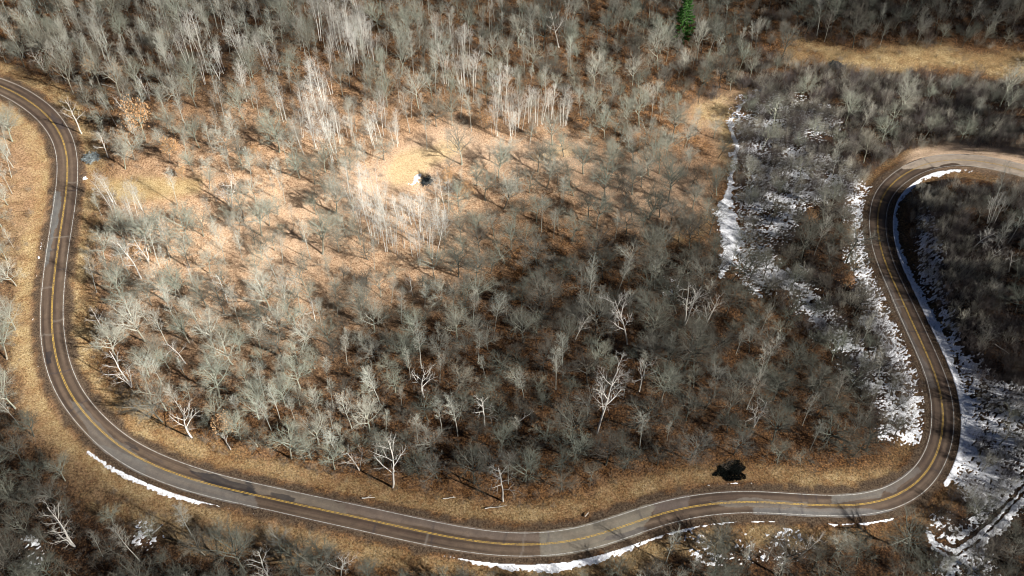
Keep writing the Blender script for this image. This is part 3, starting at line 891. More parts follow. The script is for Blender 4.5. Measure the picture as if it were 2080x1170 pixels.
# kinds of tree: every variant has a trunk mesh and a crown mesh
KINDS = {'bare_oak': [], 'shade_oak': [], 'slender_aspen': [], 'white_birch': [], 'dead_tree': [], 'leafy_oak': []}
WHOLE = {k: [] for k in KINDS}
for i in range(7):
    H = [13.5, 15, 12, 16, 14, 11, 15.5][i]
    tr, cr = make_oak(100 + i, H, [0.95, 0.8, 1.05, 0.75, 0.9, 1.0, 0.7][i])
    KINDS['bare_oak'].append((H, [('trunk', mb_mesh("oak_trunk", tr, M['oak_bark'])), ('crown', mb_mesh("oak_crown", cr, M['oak_twig']))]))
    WHOLE['bare_oak'].append(both_mesh("oak_whole", tr, M['oak_bark'], cr, M['oak_twig']))
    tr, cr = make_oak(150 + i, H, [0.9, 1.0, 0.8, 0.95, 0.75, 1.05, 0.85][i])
    KINDS['shade_oak'].append((H, [('trunk', mb_mesh("shade_oak_trunk", tr, M['shade_oak_bark'])), ('crown', mb_mesh("shade_oak_crown", cr, M['shade_oak_twig']))]))
    WHOLE['shade_oak'].append(both_mesh("shade_oak_whole", tr, M['shade_oak_bark'], cr, M['shade_oak_twig']))
for i in range(5):
    H = [14, 16, 12.5, 15, 13][i]
    tr, cr = make_aspen(200 + i, H, 1.0, 1, [1.0, 0.85, 1.15, 0.9, 1.25][i])
    KINDS['slender_aspen'].append((H, [('trunk', mb_mesh("aspen_trunk", tr, M['aspen_bark'])), ('crown', mb_mesh("aspen_crown", cr, M['aspen_twig']))]))
    WHOLE['slender_aspen'].append(both_mesh("aspen_whole", tr, M['aspen_bark'], cr, M['aspen_twig']))
for i in range(4):
    H = [15, 13, 16, 12][i]
    tr, cr = make_aspen(300 + i, H, 0.95, [2, 3, 2, 4][i], 1.1)
    KINDS['white_birch'].append((H, [('trunk', mb_mesh("birch_trunk", tr, M['birch_bark'])), ('crown', mb_mesh("birch_crown", cr, M['birch_twig']))]))
    WHOLE['white_birch'].append(both_mesh("birch_whole", tr, M['birch_bark'], cr, M['birch_twig']))
for i in range(6):
    tr, cr = make_snag(400 + i, 11, [1, 3, 1, 2, 1, 1][i], [0, 0, 1, 0, 0, 3][i])
    KINDS['dead_tree'].append((11, [('trunk', mb_mesh("snag_trunk", tr, M['dead_wood'])), ('crown', mb_mesh("snag_limbs", cr, M['dead_wood']))]))
for i in range(3):
    tr, cr, lv = make_leafy(500 + i, 9, 1300)
    KINDS['leafy_oak'].append((9, [('trunk', mb_mesh("leafy_trunk", tr, M['oak_bark'])), ('limbs', mb_mesh("leafy_limbs", cr, M['oak_twig'])), ('crown', mb_mesh("leafy_leaves", lv, M['oak_leaf']))]))
SHRUBS = [mb_mesh("shrub", make_shrub(600 + i, 3.4, 16, 6), M['willow']) for i in range(4)]
BRUSH = [mb_mesh("brush", make_shrub(650 + i, 1.5, 9, 4, 0.016), M['brush']) for i in range(4)]
SAPS = [mb_mesh("sapling", make_shrub(670 + i, 4.6, 4, 9, 0.03), M['sapling']) for i in range(4)]
ALDER = [mb_mesh("alder", make_shrub(690 + i, 3.6, 16, 6), M['alder']) for i in range(3)]

PROTO = {}
def plant(kind, var, x, y, z, rz, sc, label, cat, group, lean=(0, 0)):
    """one tree: an Empty at its foot that carries trunk and crown; repeats are copied object by object"""
    key = (kind, var)
    if key not in PROTO:
        root = bpy.data.objects.new(kind, None); COL.objects.link(root)
        for pn, me in KINDS[kind][var][1]: link(pn, me, root)
        PROTO[key] = root
    else:
        src = PROTO[key]
        root = src.copy(); COL.objects.link(root)
        for ch in src.children:
            c = ch.copy(); COL.objects.link(c); c.parent = root
    root.location = (x, y, z); root.rotation_euler = (lean[0], lean[1], rz); root.scale = (sc, sc, sc)
    if kind in ('bare_oak', 'shade_oak'): root.scale = (sc * 1.18, sc * 1.18, sc * 0.86)
    root.empty_display_size = 0.5
    tag(root, label, cat, group)
    return root

# ------------------------------------------------------------------ trees one can point to
TAKEN = []
def tree_at(kind, var, bx, by, toppy, label, cat, rz=None, group=None, wide=1.0):
    x, y, z = at(bx, by)
    dep = y * CP - (z - CAM_Z) * SP
    ctop = (H0 / 2 - toppy) / FPX                       # height whose top reaches the pixel row
    hgt = (ctop * (y * CP - (z - CAM_Z) * SP) - (y * SP + (z - CAM_Z) * CP)) / (CP + ctop * SP)
    hgt = min(max(hgt, 2.5), 24)
    o = plant(kind, var, x, y, z, rz if rz is not None else random.uniform(0, 6.3), hgt / (KINDS[kind][var][0] * 0.97), label, cat, group)
    if wide != 1.0: o.scale = (o.scale[0] * wide, o.scale[1] * wide, o.scale[2])
    TAKEN.append((x, y, 2.2))
    return o
SN = [
    (4, 797, 990, 903, "bleached white dead tree with many bare limbs beside the lower road bank"),
    (1, 268, 786, 712, "white dead tree forking into three stems beside the inner left verge"),
    (0, 208, 670, 618, "small white dead tree with curling limbs by the left roadside"),
    (0, 336, 112, 80, "small white dead tree below a brown-leaved oak in the upper left wood"),
    (3, 446, 162, 112, "bleached dead tree with two stems in the upper left wood"),
    (3, 88, 142, 92, "forked pale dead tree above the upper left road bend"),
    (1, 470, 422, 348, "broad clump of white dead stems at the end of the mown grass strip"),
    (2, 288, 566, 488, "white dead tree below an orange-leaved oak on the sunny slope"),
    (3, 302, 532, 462, "white dead tree with a flat forked top on the sunny slope"),
    (0, 463, 614, 545, "thin white dead pole with few limbs on the orange slope"),
    (1, 577, 610, 552, "white dead tree with several stems low on the orange slope"),
    (0, 394, 582, 538, "small white dead tree with a drooping head on the sunny slope"),
    (4, 862, 806, 732, "upright white dead tree with a cup of limbs in the middle of the wood"),
    (5, 1212, 880, 770, "tall white half-dead tree with a dense head right of the wood's middle"),
    (3, 1390, 660, 562, "big pale forked dead tree above the snowy hollow"),
    (5, 1275, 700, 616, "silvery lichen-covered tree with a wide twisted crown"),
    (0, 1298, 795, 722, "narrow crooked white dead tree left of a dark oak group"),
    (3, 1437, 655, 598, "pale forked dead tree just left of the frozen run"),
    (2, 1136, 96, 8, "tall white-headed tree on a bare trunk at the top of the photo"),
    (2, 378, 738, 686, "silver dead tree leaning left inside the left bend"),
    (4, 390, 888, 812, "tall leaning silver tree over the inner bend of the road"),
    (0, 640, 652, 600, "small crooked white dead tree at the lower edge of the sunny slope"),
    (3, 1530, 868, 800, "pale dead tree with swept limbs among the dark oaks at lower right"),
    (2, 1625, 1128, 1082, "white dead tree below the road at lower right"),
    (0, 1556, 1140, 1092, "bent white dead stem below the road at lower right"),
    (3, 152, 1110, 1040, "grey forked dead tree in the dark bottom left corner"),
    (2, 692, 1168, 1118, "white dead tree at the bottom edge below the road"),
    (1, 546, 1178, 1128, "low white dead tree cut by the bottom edge"),
    (5, 1975, 505, 440, "silver bare tree on the dark slope right of the hairpin"),
    (2, 2010, 530, 488, "thin silver dead tree right of the snow slope"),
    (2, 2050, 552, 508, "pale dead tree leaning right on the right-hand slope"),
    (0, 985, 865, 800, "white forked dead tree in the lower middle wood"),
    (3, 730, 955, 900, "pale two-stemmed dead tree near the lower road bank"),
    (0, 1022, 1018, 940, "pale leaning dead tree just above the lower road bank"),
    (0, 838, 600, 560, "short bright white dead pole below the white birches"),
    (5, 712, 552, 535, "low white tangle of dead branches on the orange slope"),
    (0, 220, 320, 260, "long white dead trunk leaning over the dark brush pile"),
    (3, 255, 230, 170, "white dead tree with spread stems in the upper left wood"),
    (0, 165, 270, 190, "thin white dead stem near the upper left road bend"),
    (5, 1168, 690, 640, "pale twisted tree left of the silvery lichen-covered tree"),
    (3, 305, 205, 150, "white dead tree with long parallel stems above the upper left bend"),
]
for v, bx, by, ty, lab in SN:
    tree_at('dead_tree', v, bx, by, ty, lab, "dead tree", group="dead white trees standing in the wood")
LO = [
    (0, 296, 282, 212, "round oak still full of pale orange leaves above the brush pile"),
    (1, 335, 98, 66, "small brown-leaved oak behind a little white dead tree"),
    (2, 188, 158, 122, "brown-leaved oak above the upper left road bend"),
    (0, 242, 172, 135, "dull brown-leaved oak in the upper left wood"),
    (1, 372, 366, 342, "little orange-leaved oak at the top edge of the mown strip"),
    (2, 286, 530, 494, "orange-leaved oak between two white dead trees"),
    (0, 42, 50, 20, "orange-leaved oak in the top left corner"),
    (1, 986, 262, 215, "narrow orange-leaved oak beside the pale aspen grove"),
    (2, 905, 385, 345, "low orange-leaved oak below the grass clearing"),
    (0, 462, 888, 855, "small yellow-leaved oak above the lower road bend"),
    (1, 345, 330, 285, "thin brown-leaved oak right of the round orange one"),
    (2, 1715, 590, 560, "rusty-leaved oak in the snowy valley beside the right-hand road"),
    (0, 1640, 460, 425, "rusty-leaved oak in the dark brush of the valley"),
    (1, 520, 320, 290, "tan-leaved oak near the top of the sunny slope"),
    (2, 950, 405, 370, "orange-leaved oak just right of the snowy brush pile"),
]
for v, bx, by, ty, lab in LO:
    tree_at('leafy_oak', v, bx, by, ty, lab, "oak tree", group="oaks that kept their brown leaves")

# the one green pine, with a bluish smaller one at its foot
def conifer(name, label, bx, by, toppy, Rb, mat, seed, cat="pine tree"):
    x, y, z = at(bx, by)
    ctop = (H0 / 2 - toppy) / FPX
    hgt = (ctop * (y * CP - (z - CAM_Z) * SP) - (y * SP + (z - CAM_Z) * CP)) / (CP + ctop * SP)
    tr, nd = make_pine(seed, hgt, Rb)
    root = bpy.data.objects.new(name, None); COL.objects.link(root)
    root.location = (x, y, z)
    link("trunk", mb_mesh("pine_trunk", tr, M['oak_bark']), root)
    link("crown", mb_mesh("pine_needles", nd, mat), root)
    tag(root, label, cat)
    TAKEN.append((x, y, 6.5))
conifer("pine_tree", "tall bright green pine, the only evergreen in the far wood", 1384, 84, -40, 5.6, M['needle'], 1)
conifer("pine_tree", "small dark bluish pine at the foot of the tall green one", 1362, 80, 48, 2.6, M['dark_needle'], 2)

def mound(name, label, cat, bx, by, rx_, ry_, h, seed, mat, n=900, card=0.3):
    """a low dense evergreen thicket: stems inside, many small sprays spread over and through an uneven dome"""
    rg = random.Random(seed); x, y, z = at(bx, by)
    st, lf = MB(), MB()
    for k in range(14):
        a = rg.uniform(0, 6.3); q = rg.uniform(0.2, 0.85)
        st.tube([(q * 0.4 * rx_ * math.cos(a), q * 0.4 * ry_ * math.sin(a), -0.2), (q * rx_ * math.cos(a), q * ry_ * math.sin(a), h * (1 - q * q) * 0.8)], [0.08, 0.02], 4)
    for k in range(n):
        a = rg.uniform(0, 6.3); q = rg.random() ** 0.75 * 1.3 * (1 + 0.25 * math.sin(3 * a + seed) + 0.1 * math.sin(7 * a))
        zz = h * max(0.05, 1 - q * q * 0.8) * rg.uniform(0.35, 1.05)
        u = nrm((math.cos(a) + rg.gauss(0, .5), math.sin(a) + rg.gauss(0, .5), rg.gauss(0.2, .4))); w = nrm(cross(u, rdir(rg)))
        s = card * rg.uniform(0.5, 1.3)
        lf.quad((q * rx_ * math.cos(a), q * ry_ * math.sin(a), zz), tuple(c * s for c in u), tuple(c * s * 0.45 for c in w))
    root = bpy.data.objects.new(name, None); COL.objects.link(root); root.location = (x, y, z)
    link("stems", mb_mesh("thicket_stems", st, M['brush']), root)
    link("foliage", mb_mesh("thicket_foliage", lf, mat), root)
    tag(root, label, cat); TAKEN.append((x, y, max(rx_, ry_)))
mound("juniper_bush", "black-green juniper thicket above the lower road near the snow strip", "bush", 1478, 956, 3.6, 1.9, 0.3, 5, M['dark_needle'], 4200, 0.20)

# brush piles: heaps of cut limbs
def brush_pile(label, bx, by, r, h, seed, mat):
    rg = random.Random(seed); x, y, z = at(bx, by)
    mb = MB()
    for k in range(130):
        a = rg.uniform(0, 6.3); q = r * math.sqrt(rg.random()) * 0.8
        c = (q * math.cos(a), q * math.sin(a), rg.uniform(0.05, h * (1 - 0.8 * q / r)))
        b = rg.uniform(0, 6.3); l = rg.uniform(0.5, 1.4)
        d = nrm((math.cos(b), math.sin(b), rg.uniform(-.25, .35)))
        pts, _ = walk(rg, (c[0] - d[0] * l, c[1] - d[1] * l, c[2] - d[2] * l), d, 2 * l, 3, 0.15, 0)
        rr = rg.uniform(0.04, 0.14)
        mb.tube(pts, [rr, rr, rr * 0.8, rr * 0.5], 5)
    o = link("brush_pile", mb_mesh("brush_pile", mb, mat)); o.location = (x, y, z)
    tag(o, label, "brush pile"); TAKEN.append((x, y, r))
M['wet_wood'] = bark_material("wet grey wood", [(0.015, 0.018, 0.018), (0.04, 0.048, 0.048), (0.22, 0.25, 0.25)])
brush_pile("dark bluish heap of cut limbs beside the upper left road", 186, 322, 2.9, 1.6, 1, M['wet_wood'])
brush_pile("dark heap of limbs with snow at the lower edge of the grass clearing", 866, 368, 2.0, 0.7, 2, M['wet_wood'])
brush_pile("dark heap of limbs at the near edge of the far field", 1698, 134, 3.2, 1.5, 3, M['wet_wood'])

# fallen trunks
def fallen(label, x1, y1, x2, y2, r, seed, stubs=6):
    rg = random.Random(seed)
    a = at(x1, y1); b = at(x2, y2)
    L = math.dist(a, b); d = nrm(tuple(b[i] - a[i] for i in range(3)))
    mb = MB()
    pts = [tuple((b[i] - a[i]) * t / 5 + (rg.uniform(-.08, .08) * L * 0.2 if i < 2 else 0.25) for i in range(3)) for t in range(6)]
    mb.tube(pts, [r * (1 - 0.6 * t / 5) for t in range(6)], 6)
    for k in range(stubs):
        t = rg.uniform(0.3, 1) * 4.9; q = pts[int(t)]
        e = tilt(rg, d, rg.uniform(0.5, 1.1), rg.uniform(0, 6.3)); e = nrm((e[0], e[1], abs(e[2])))
        sub(rg, mb, q, e, L * rg.uniform(0.15, 0.35), r * 0.45, [(3, .2, .4, .9, .5, .2, .02, 3, 4), (0, 0, 0, 0, 0, .2, 0, 2, 3)], 0)
    o = link("fallen_trunk", mb_mesh("fallen_trunk", mb, M['dead_wood'])); o.location = a
    tag(o, label, "fallen tree", "fallen trunks on the leaf litter")
fallen("white fallen top with tangled limbs above the lower road bend", 470, 915, 448, 880, 0.16, 1, 9)
fallen("short white log on the orange bank right of the bleached dead tree", 735, 1013, 762, 1011, 0.14, 2, 1)
fallen("thin white log on the bank below the leaning trees", 900, 1014, 925, 1011, 0.12, 3, 1)
fallen("grey fallen trunk on the litter in the lower middle wood", 1052, 858, 1085, 836, 0.16, 4, 4)
fallen("pale log lying among the trees at the foot of the upper left bend", 205, 172, 235, 180, 0.17, 5, 3)
fallen("pale fallen trunk on the sunny slope below the mown strip", 505, 452, 530, 449, 0.14, 6, 2)
fallen("small white broken stump on the bank above the light road patch", 1188, 1050, 1196, 1042, 0.16, 7, 2)
fallen("white fallen limb on the dark slope below the right-hand bend", 2020, 700, 2050, 720, 0.13, 8, 3)
fallen("pale log at the bottom edge of the wood above the road", 985, 1034, 1030, 1028, 0.12, 9, 2)
fallen("pale leaning log in the dark bottom left wood", 310, 1085, 332, 1066, 0.14, 10, 1)

# ------------------------------------------------------------------ the wood: places, kinds, labels
DENS = np.full((MH, MW), 1.0)
def setd(A, val):
    global DENS
    DENS = DENS * (1 - A) + val * A
setd(regions([[(380,380),(700,350),(1000,390),(900,560),(640,600),(430,560)]], 40), 0.72)
setd(regions([[(1080,280),(1450,320),(1440,440),(1250,470)]], 30), 0.85)
setd(regions([[(960,30),(1300,60),(1330,230),(1100,170),(930,120)]], 40), 0.6)
setd(regions([[(780,340),(800,310),(850,280),(940,262),(990,290),(1060,300),(1190,292),(1190,330),(1060,345),(960,335),(900,330),(870,370),(800,390)]], 5), 0.03)
setd(regions([[(185,350),(405,355),(415,395),(330,412),(225,408),(170,390)]], 5), 0.02)
setd(regions([[(1600,70),(1660,82),(1760,100),(1920,90),(2150,112),(2150,190),(2060,168),(1900,140),(1760,152),(1690,135),(1600,125)]], 5), 0.0)
setd(regions([[(1560,165),(1480,195),(1380,232),(1420,250),(1455,275),(1465,330),(1470,400),(1440,440),(1460,520),(1470,560),(1500,520),(1510,450),(1500,330),(1492,260),(1500,215)]], 6), 0.03)
setd(regions([LEFT_VERGE], 6), 0.05)
setd(regions([[(140,560),(165,610),(165,680),(190,760),(240,830),(330,895),(470,945),(470,975),(330,930),(240,880),(165,800),(130,690)]], 5), 0.03)
setd(regions([[(1460,195),(1560,150),(1760,150),(2080,175),(2120,320),(1900,300),(1800,350),(1740,400),(1600,500),(1510,400)]], 14), 0.10)
setd(regions([[(1740,380),(1780,380),(1770,470),(1830,620),(1890,800),(1890,900),(1840,900),(1780,760),(1660,680),(1580,560),(1640,540),(1720,620),(1740,500)]], 10), 0.25)
setd(regions([[(1800,430),(1850,420),(1900,560),(1950,700),(2010,790),(2090,880),(2090,1010),(1990,1100),(1900,1170),(1890,1060),(1930,960),(1960,850),(1900,680)]], 10), 0.10)
setd(regions([box(0, 1030, 700, 1300)], 20), 0.7)
setd(regions([box(-190, 235, 32, 425), box(-190, 425, 28, 560), [(-190,560),(30,560),(50,700),(45,850),(-190,870)]], 5), 0.9)

setd(regions([[(770,400),(800,300),(850,270),(990,280),(1060,300),(1190,292),(1200,345),(1060,372),(980,370),(930,390),(880,430),(800,430)]], 5), 0.04)
setd(regions([[(185,350),(405,355),(425,425),(330,452),(225,448),(165,400)]], 5), 0.04)
setd(regions([[(1600,70),(1660,82),(1760,100),(1920,90),(2150,112),(2150,240),(2060,225),(1900,195),(1760,200),(1690,180),(1600,150)]], 5), 0.0)
setd(regions([[(1560,150),(1380,222),(1400,290),(1455,400),(1475,420),(1600,250),(1620,190)]], 6), 0.04)
setd(regions([[(1800,320),(1990,330),(2000,400),(1930,420),(1880,470),(1800,460)]], 6), 0.0)
setd(regions([[(60,860),(190,930),(330,1015),(520,1055),(900,1120),(900,1190),(520,1110),(330,1075),(150,1010)],[(900,1130),(1180,1135),(1300,1090),(1480,1050),(1800,1050),(1900,1000),(1920,1060),(1800,1110),(1480,1110),(1300,1150),(1180,1200),(900,1200)]], 6), 0.08)
setd(line([(2120,990,34),(2080,1030,36),(2030,1085,36),(1985,1125,34),(1940,1150,30),(1900,1130,26)]), 0.0)
setd(regions([[(1800,400),(1880,400),(1960,520),(2010,690),(2060,800),(2000,850),(1930,760),(1850,600)]], 8), 0.06)
BIRCH = regions([
    (0.9, [(610,190),(690,170),(700,330),(640,340),(600,300)]), (0.9, [(985,225),(1050,235),(1060,330),(1000,330)]),
    (0.85, [(690,390),(900,380),(910,480),(880,560),(830,560),(740,480)]), (0.45, [(470,70),(560,120),(590,200),(500,210)]),
    (0.9, [(660,60),(750,50),(760,130),(670,150)]), (0.95, [(775,245),(815,245),(815,310),(775,310)]),
    (0.5, [(900,100),(1000,110),(1000,170),(920,210)]), (0.15, [(300,60),(500,80),(600,260),(420,300)]),
    (0.6, [(1090,205),(1180,230),(1160,290),(1090,270)]), (0.5, [(190,400),(300,380),(330,470),(240,500)]),
    (0.12, [(1860,360),(2090,350),(2090,480),(1950,470)]), ], 14)
OAK_SHADE = regions([  # where oaks take the shade-darkened bark and twig colours
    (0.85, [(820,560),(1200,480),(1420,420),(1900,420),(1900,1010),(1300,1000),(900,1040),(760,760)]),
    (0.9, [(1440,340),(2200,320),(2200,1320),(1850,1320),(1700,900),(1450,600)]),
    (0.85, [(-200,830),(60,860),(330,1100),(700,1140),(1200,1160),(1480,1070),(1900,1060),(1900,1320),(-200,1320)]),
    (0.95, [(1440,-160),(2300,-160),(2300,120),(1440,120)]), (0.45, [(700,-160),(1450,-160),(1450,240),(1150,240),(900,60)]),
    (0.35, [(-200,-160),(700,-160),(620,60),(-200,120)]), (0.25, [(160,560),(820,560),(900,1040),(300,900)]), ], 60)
ASPEN = regions([
    (0.45, [(0,0),(1100,0),(1100,350),(500,380),(150,330),(0,120)]), (0.5, [(170,390),(420,420),(420,520),(200,560)]),
    (0.35, [(1830,360),(2150,360),(2150,800),(1950,700)]), (0.7, [(-150,230),(35,300),(40,420),(-150,460)]),
    (0.3, [(400,380),(1000,340),(900,560),(500,600)]), (0.25, [(200,600),(900,600),(900,1000),(300,850)]),
    (0.18, [(900,560),(1900,560),(1900,960),(900,1050)]), ], 30)

LANDMARKS = [(797, 970, 62, "bleached dead tree at the lower bank"), (1212, 860, 62, "tall half-dead white tree"), (862, 795, 58, "white tree with cupped limbs"),
    (1275, 690, 62, "silvery lichen-covered tree"), (1390, 650, 55, "big forked dead tree"), (268, 775, 60, "three-stemmed white dead tree"), (296, 275, 55, "round orange-leaved oak"),
    (186, 322, 50, "dark limb heap by the left road"), (866, 368, 55, "snowy limb heap in the clearing"), (1382, 80, 60, "bright green pine"), (1136, 90, 55, "tall white-headed tree"),
    (1478, 940, 85, "black-green thicket"), (470, 420, 60, "broad clump of white dead stems"), (1698, 140, 70, "limb heap by the far field"), (1485, 490, 75, "widest part of the snowy run"),
    (390, 885, 60, "tall leaning silver tree"), (1530, 868, 60, "pale tree with swept limbs"), (1022, 1015, 60, "pale leaning tree at the lower bank"), (577, 600, 55, "white many-stemmed tree on the orange slope"),
    (2010, 525, 60, "silver trees on the right slope"), (1625, 1120, 60, "white dead tree below the lower right road"), (152, 1105, 60, "grey forked tree in the bottom left corner")]

def place_phrase(u, v):
    """where a tree stands, in landmarks"""
    for lu, lv, lr, nm in LANDMARKS:
        if (u - lu) ** 2 + (v - lv) ** 2 < lr * lr: return "beside the " + nm, "trees beside the " + nm
    if v > 1040 and u < 760: return "in the dark wood below the lower left road", "dark wood below the lower left road"
    if v > 1040 and 760 <= u < 1870: return "in the brown wood below the lower right road", "brown wood below the lower right road"
    if u < 120 and v > 800: return "on the outer bank of the lower left bend", "outer bank of the lower left bend"
    if u < 150 and 170 < v <= 800: return "on the straw-coloured bank outside the left road", "outer bank of the left road"
    if u > 1780 and v > 400 and u > 1880 - (v < 900) * 60: 
        return (("on the dark hill inside the hairpin", "dark hill inside the hairpin") if v < 560 else
                ("above the snow bank of the right-hand road", "snow bank of the right-hand road") if v < 740 else
                ("among the broad snow patches outside the right-hand bend", "broad snow patches outside the right-hand bend") if v < 960 else
                ("by the snowy rutted track at lower right", "snowy rutted track at lower right"))
    if u > 1800 and 300 < v <= 430: return "inside the top right hairpin", "inside the top right hairpin"
    if u > 1480 and v < 110: return "on the dark hill behind the far field", "dark hill behind the far field"
    if u > 1450 and v < 640: return "in the brushy valley with snow patches", "brushy valley with snow patches"
    if u > 1560: return "on the dark brown flank facing the right-hand road", "dark flank facing the right-hand road"
    if u > 1180 and v < 260: return "on the rust-brown slope left of the grass track", "rust-brown slope left of the grass track"
    if u > 1040 and v < 480: return "on the open tan slope left of the snowy run", "open tan slope left of the snowy run"
    if v < 170: return ("in the top left wood" if u < 620 else "in the wood along the top edge"), ("top left wood" if u < 620 else "wood along the top edge")
    if v < 350: return ("between the left road and the birch grove" if u < 600 else "round the grass clearing"), ("wood between the left road and the birch grove" if u < 600 else "trees round the grass clearing")
    if v < 600: return ("on the sunny slope below the mown strip" if u < 620 else "on the slope below the grass clearing"), ("sunny slope below the mown strip" if u < 620 else "slope below the grass clearing")
    if v < 800: return ("in the wood inside the left bend" if u < 620 else "in the dark middle of the knoll wood"), ("wood inside the left bend" if u < 620 else "dark middle of the knoll wood")
    return ("above the lower left road" if u < 700 else "above the lower road bank"), ("wood above the lower left road" if u < 700 else "wood above the lower road bank")

cell = {}
def free(x, y, r):
    ci, cj = int(x // 4), int(y // 4)
    for i in range(ci - 2, ci + 3):
        for j in range(cj - 2, cj + 3):
            for (a, b, q) in cell.get((i, j), ()):
                if (a - x) ** 2 + (b - y) ** 2 < (max(r, q) if r + q > 4 else (r + q) / 2) ** 2: return False
    return True
def occupy(x, y, r):
    cell.setdefault((int(x // 4), int(y // 4)), []).append((x, y, r))
for t in TAKEN: occupy(*t)

NC = 26000
cx = RNG.uniform(-235, 235, NC); cy = RNG.uniform(72, 400, NC)
cz = terrain(cx, cy); cu, cv = project(cx, cy, cz); crd = road_dist(cx, cy)
osd = bilin(RSG, cx, cy, RX0, RY0); den = msample(DENS, cu, cv) * (0.30 + 1.0 * sstep(0.36, 0.56, fbm(cx / 11, cy / 11, 111, 3))); bi = msample(BIRCH, cu, cv) * 0.75; dko = msample(OAK_SHADE, cu, cv); asp = msample(ASPEN, cu, cv)
rr = RNG.random((NC, 6))
TREES = []
gxy = RNG.uniform((-120, 150), (30, 380), (9000, 2)); gz = terrain(gxy[:, 0], gxy[:, 1])
gu, gv = project(gxy[:, 0], gxy[:, 1], gz); gb = msample(BIRCH, gu, gv); gd = msample(DENS, gu, gv)
for i in range(9000):
    if gb[i] > 0.55 and gd[i] > 0.5 and RNG.random() < 0.7 and free(gxy[i, 0], gxy[i, 1], 2.9):
        occupy(gxy[i, 0], gxy[i, 1], 2.9)
        TREES.append(('white_birch', gxy[i, 0], gxy[i, 1], gz[i], gu[i], gv[i], 0.65 + 0.5 * RNG.random()))
for i in range(NC):
    if not (-190 < cu[i] < 2270 and -130 < cv[i] < 1370): continue
    if crd[i] < 25 and cx[i] > 100 and 138 < cy[i] < 228 and osd[i] > 0: continue
    if crd[i] < 9.0 + 3.5 * rr[i, 5] or rr[i, 0] > den[i]: continue
    k = 'white_birch' if rr[i, 1] < bi[i] else ('slender_aspen' if rr[i, 2] < max(asp[i], 0.12) else ('shade_oak' if RNG.random() < dko[i] else 'bare_oak'))
    r = {'white_birch': 2.2, 'slender_aspen': 2.7, 'bare_oak': 3.75, 'shade_oak': 3.75}[k] * (0.8 + 0.5 * rr[i, 3])
    if not free(cx[i], cy[i], r): continue
    occupy(cx[i], cy[i], r)
    sc = {'white_birch': 0.62, 'slender_aspen': 0.58, 'bare_oak': 0.52, 'shade_oak': 0.52}[k] + 0.62 * rr[i, 4] ** 1.3
    TREES.append((k, cx[i], cy[i], cz[i], cu[i], cv[i], sc))
print("trees", len(TREES), {k: sum(t[0] == k for t in TREES) for k in KINDS})

# ---- one object made of many repeats, for masses beyond counting
def scatter(name, P, rot, scl, meshes, label, cat):
    coll = bpy.data.collections.new(name + "_kinds")
    for me in meshes:
        coll.objects.link(bpy.data.objects.new(me.name, me))
    me = bpy.data.meshes.new(name)
    me.vertices.add(len(P)); me.vertices.foreach_set("co", np.asarray(P, np.float32).ravel())
    for an, ty, key, arr in (("rot", 'FLOAT_VECTOR', "vector", rot), ("scl", 'FLOAT', "value", scl), ("pick", 'INT', "value", RNG.integers(0, len(meshes), len(P)))):
        a = me.attributes.new(an, ty, 'POINT'); a.data.foreach_set(key, np.asarray(arr, np.int32 if ty == 'INT' else np.float32).ravel())
    o = link(name, me)
    g = bpy.data.node_groups.new(name + "_scatter", 'GeometryNodeTree')
    g.interface.new_socket("Geometry", in_out='INPUT', socket_type='NodeSocketGeometry')
    g.interface.new_socket("Geometry", in_out='OUTPUT', socket_type='NodeSocketGeometry')
    gi = g.nodes.new('NodeGroupInput'); go = g.nodes.new('NodeGroupOutput')
    ci = g.nodes.new('GeometryNodeCollectionInfo'); ci.inputs[0].default_value = coll
    ci.inputs['Separate Children'].default_value = True; ci.inputs['Reset Children'].default_value = True
    ip = g.nodes.new('GeometryNodeInstanceOnPoints'); ip.inputs['Pick Instance'].default_value = True
    def na(n, t):
        q = g.nodes.new('GeometryNodeInputNamedAttribute'); q.data_type = t; q.inputs[0].default_value = n
        return q.outputs[0]
    g.links.new(gi.outputs[0], ip.inputs['Points']); g.links.new(ci.outputs[0], ip.inputs['Instance'])
    g.links.new(na("pick", 'INT'), ip.inputs['Instance Index'])
    e2r = g.nodes.new('FunctionNodeEulerToRotation')
    g.links.new(na("rot", 'FLOAT_VECTOR'), e2r.inputs[0]); g.links.new(e2r.outputs[0], ip.inputs['Rotation'])
    g.links.new(na("scl", 'FLOAT'), ip.inputs['Scale'])
    g.links.new(ip.outputs[0], go.inputs[0])
    o.modifiers.new("scatter", 'NODES').node_group = g
    tag(o, label, cat, kind="stuff")
    return o

